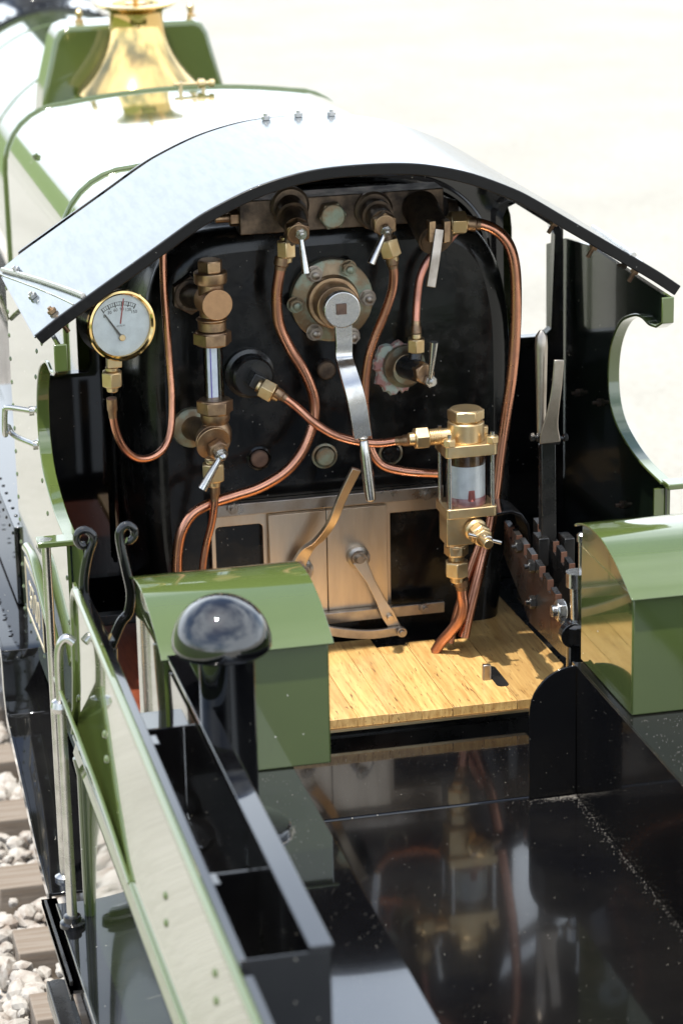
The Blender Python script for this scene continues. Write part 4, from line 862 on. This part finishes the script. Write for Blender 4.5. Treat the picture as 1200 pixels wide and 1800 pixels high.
    # step brackets
    for (pa_, z_) in (((78,1592), BZ-1.5), ((82,1735), BZ-5.5)):
        p = AZ(*pa_, z_); a_, b_ = sorted((sx*27.6, sx*abs(p.x)))
        mb = MB(); mb.prism(rrect(a_, b_, p.y-14, p.y+1.0, .8, 5), z_-.25, z_, lambda u, v, w_: (u, v, w_))
        mb.box(sx*(abs(p.x)-.02), sx*(abs(p.x)-.22), p.y-13.2, p.y+.2, z_-1.2, z_+.35)
        mb.build('step', BLACKMATT, TEN, bevel=.05)

# ---- inner plate with top flange, dividers and filler box
def innerzat(y): return 17.25+(y+34.6)*.005
IX = -21.85
mb = MB(); mb.box(IX-.1, IX+.1, -76.2, -34.8, LZ+.01, 16.3); ip = mb.build('inner_plate', BLACK, TEN)
mb = MB(); mb.prism([(-34.6,16.96),(-76.4,16.35),(-76.4,16.6),(-34.6,17.22)], IX-.12, IX+1.15, YZ); mb.build('plate_flange', KNOB, ip, bevel=.05)
for bxs in ((-25.6, IX-.12, -40.2, -40.0, LZ+.01, 14.5), (-25.6, IX-.12, -63.7, -63.5, LZ+.01, 15.2), (-25.6, IX+1.0, -76.4, -76.25, -2, 16.3)):
    mb = MB(); mb.box(*bxs); mb.build('divider', BLACK, ip, bevel=.04)
c_ = AZ(427,1655,LZ+.6); mb = MB(); mb.hex((c_.x, c_.y, LZ), UPZ, 1.7, 1.4, (1,.2,0)); mb.lathe((c_.x,c_.y,LZ+1.4), UPZ, [(0,.7),(.4,.7),(.6,.5)], 20); mb.build('hold_down_nut', STEEL, ip)
mb = MB(); mb.box(-25.6,-21.3,-76.2,-34.8,LZ,LZ+.05); mb.build('well_floor', BLACK, ip)

# ---- domed vent
vb = AZ(409,1462,LZ)
r = empty('domed_vent', vb, TEN); vx, vy = vb.x, vb.y
mb = MB(); mb.lathe((vx,vy,LZ), UPZ, [(0,3.7),(.35,3.7),(.45,3.5),(.5,1.9)], 56); mb.build('base_flange', BLACK, r, bevel=.03)
mb = MB(); mb.lathe((vx,vy,LZ+.4), UPZ, [(0,1.75),(AY(389,1131,vy).z-.5-LZ-.4,1.75)], 48); mb.build('vent_pipe', BLACK, r)
zc_ = AY(389,1131,vy).z; zbm = zc_-.55; R_ = 3.12
dome = [(0,1.8),(.03,2.6),(.15,2.9),(.35,3.06)]+[(.55+R_*math.sin(R(a)), R_*math.cos(R(a))) for a in range(0,90,6)]+[(.55+R_,.02)]
mb = MB(); mb.lathe((AY(389,1110,vy).x,vy,zbm), UPZ, dome, 72); mb.build('dome_cap', KNOB, r, sharp=60)

# ---- fire iron fork
fy = -21.5; F = lambda x, y: AY(x, y, fy)
r = MB()
r.tube([F(196,1300), F(196,1200), F(195,1140)], .48, 14)
r.tube([F(195,1135), F(178,1110), F(166,1085), F(150,1050), F(148,1015), F(155,975), F(164,948), F(160,937), F(148,932), F(137,938), F(135,950), F(143,960), F(151,957)], [.38,.24], 12)
r.tube([F(195,1135), F(212,1095), F(226,1076), F(230,1043), F(223,1007), F(214,967), F(210,940), F(215,928), F(225,923), F(235,930), F(236,942), F(228,951), F(222,950)], [.38,.24], 12)
r.build('fire_iron_fork', BLACK, TEN)

# ---- brake standard near the right toolbox
B = lambda x, y, Y=-15: AY(x, y, Y)
r = empty('brake_standard', B(1010,1150), TEN)
mb = MB(); mb.cyl(B(1012,1175), B(1012,1120), .75, .7, 24); mb.cyl(B(1003,1100), B(1003,1180), .3, seg=12); mb.build('column', BLACK, r)
mb = MB(); mb.lathe(B(1012,1128), UPZ, [(0,1.0),(.2,1.15),(1.4,1.15),(1.6,.9)], 28); mb.lathe(B(1002,1112), (0,-1,0), [(0,.95),(.8,.95)], 24); mb.build('column_cap', BLACK, r, bevel=.05)
mb = MB(); mb.cyl(B(1016,1115), B(1014,1008), .55, .6, 24); mb.cyl(B(1014,1030), B(1014,1005), .85, .85, 24); mb.cyl(B(1022,1008), B(1023,942), .27, .3, 16); mb.lathe(B(1022,940), UPZ, [(-.5,.36),(0,.36),(.15,.2)], 16); mb.build('brake_screw', STEEL, r)

# ---- dust and grit lying in the tender
GRIT = mat('grey coal grit', (.26, .24, .21), .8, 0, 0, col2=(.12, .11, .10), nscale=300)
mb = MB(); rg_ = random.Random(11)
def grain(x, y, z, r_):
    a = rg_.uniform(0, 6.28); v = [(x+r_*math.cos(a+q*2.09), y+r_*math.sin(a+q*2.09), z) for q in range(3)]+[(x, y, z+r_*1.1)]
    mb.add(v, [(0,1,2),(0,1,3),(1,2,3),(2,0,3)])
for i in range(520):
    y = -21.4-55*rg_.random()**1.6; x = 10.1-abs(rg_.gauss(0, .28)); grain(x, y, FZ, rg_.uniform(.012, .038))
for i in range(350):
    x = 10.0-abs(rg_.gauss(0, 1.6)); grain(max(x, -5), -21.5-abs(rg_.gauss(0, .35)), FZ, rg_.uniform(.012, .038))
for i in range(260): grain(rg_.uniform(-13, 10), rg_.uniform(-75, -21.5), FZ, rg_.choice((.015,.02,.025,.035)))
for i in range(350): grain(rg_.uniform(-10, 9.8), rg_.uniform(-20.8, -9.4), FZ+.12, rg_.choice((.012,.018,.025)))
for i in range(300): grain(rg_.uniform(-20, -13.8), rg_.uniform(-76, -34.5), LZ, rg_.choice((.02,.025,.03)))
for i in range(220): grain(rg_.uniform(10.6, 14), rg_.uniform(-60, -32), LZ, rg_.choice((.02,.03,.04)))
for i in range(160):
    a = rg_.uniform(-1.2, .6); grain(vx+(3.75+abs(rg_.gauss(0,.15)))*math.cos(a), vy+(3.75+abs(rg_.gauss(0,.15)))*math.sin(a), LZ, rg_.uniform(.012, .038))
g_ = mb.build('coal_grit', GRIT, TEN, sharp=5); g_['kind'] = 'stuff'
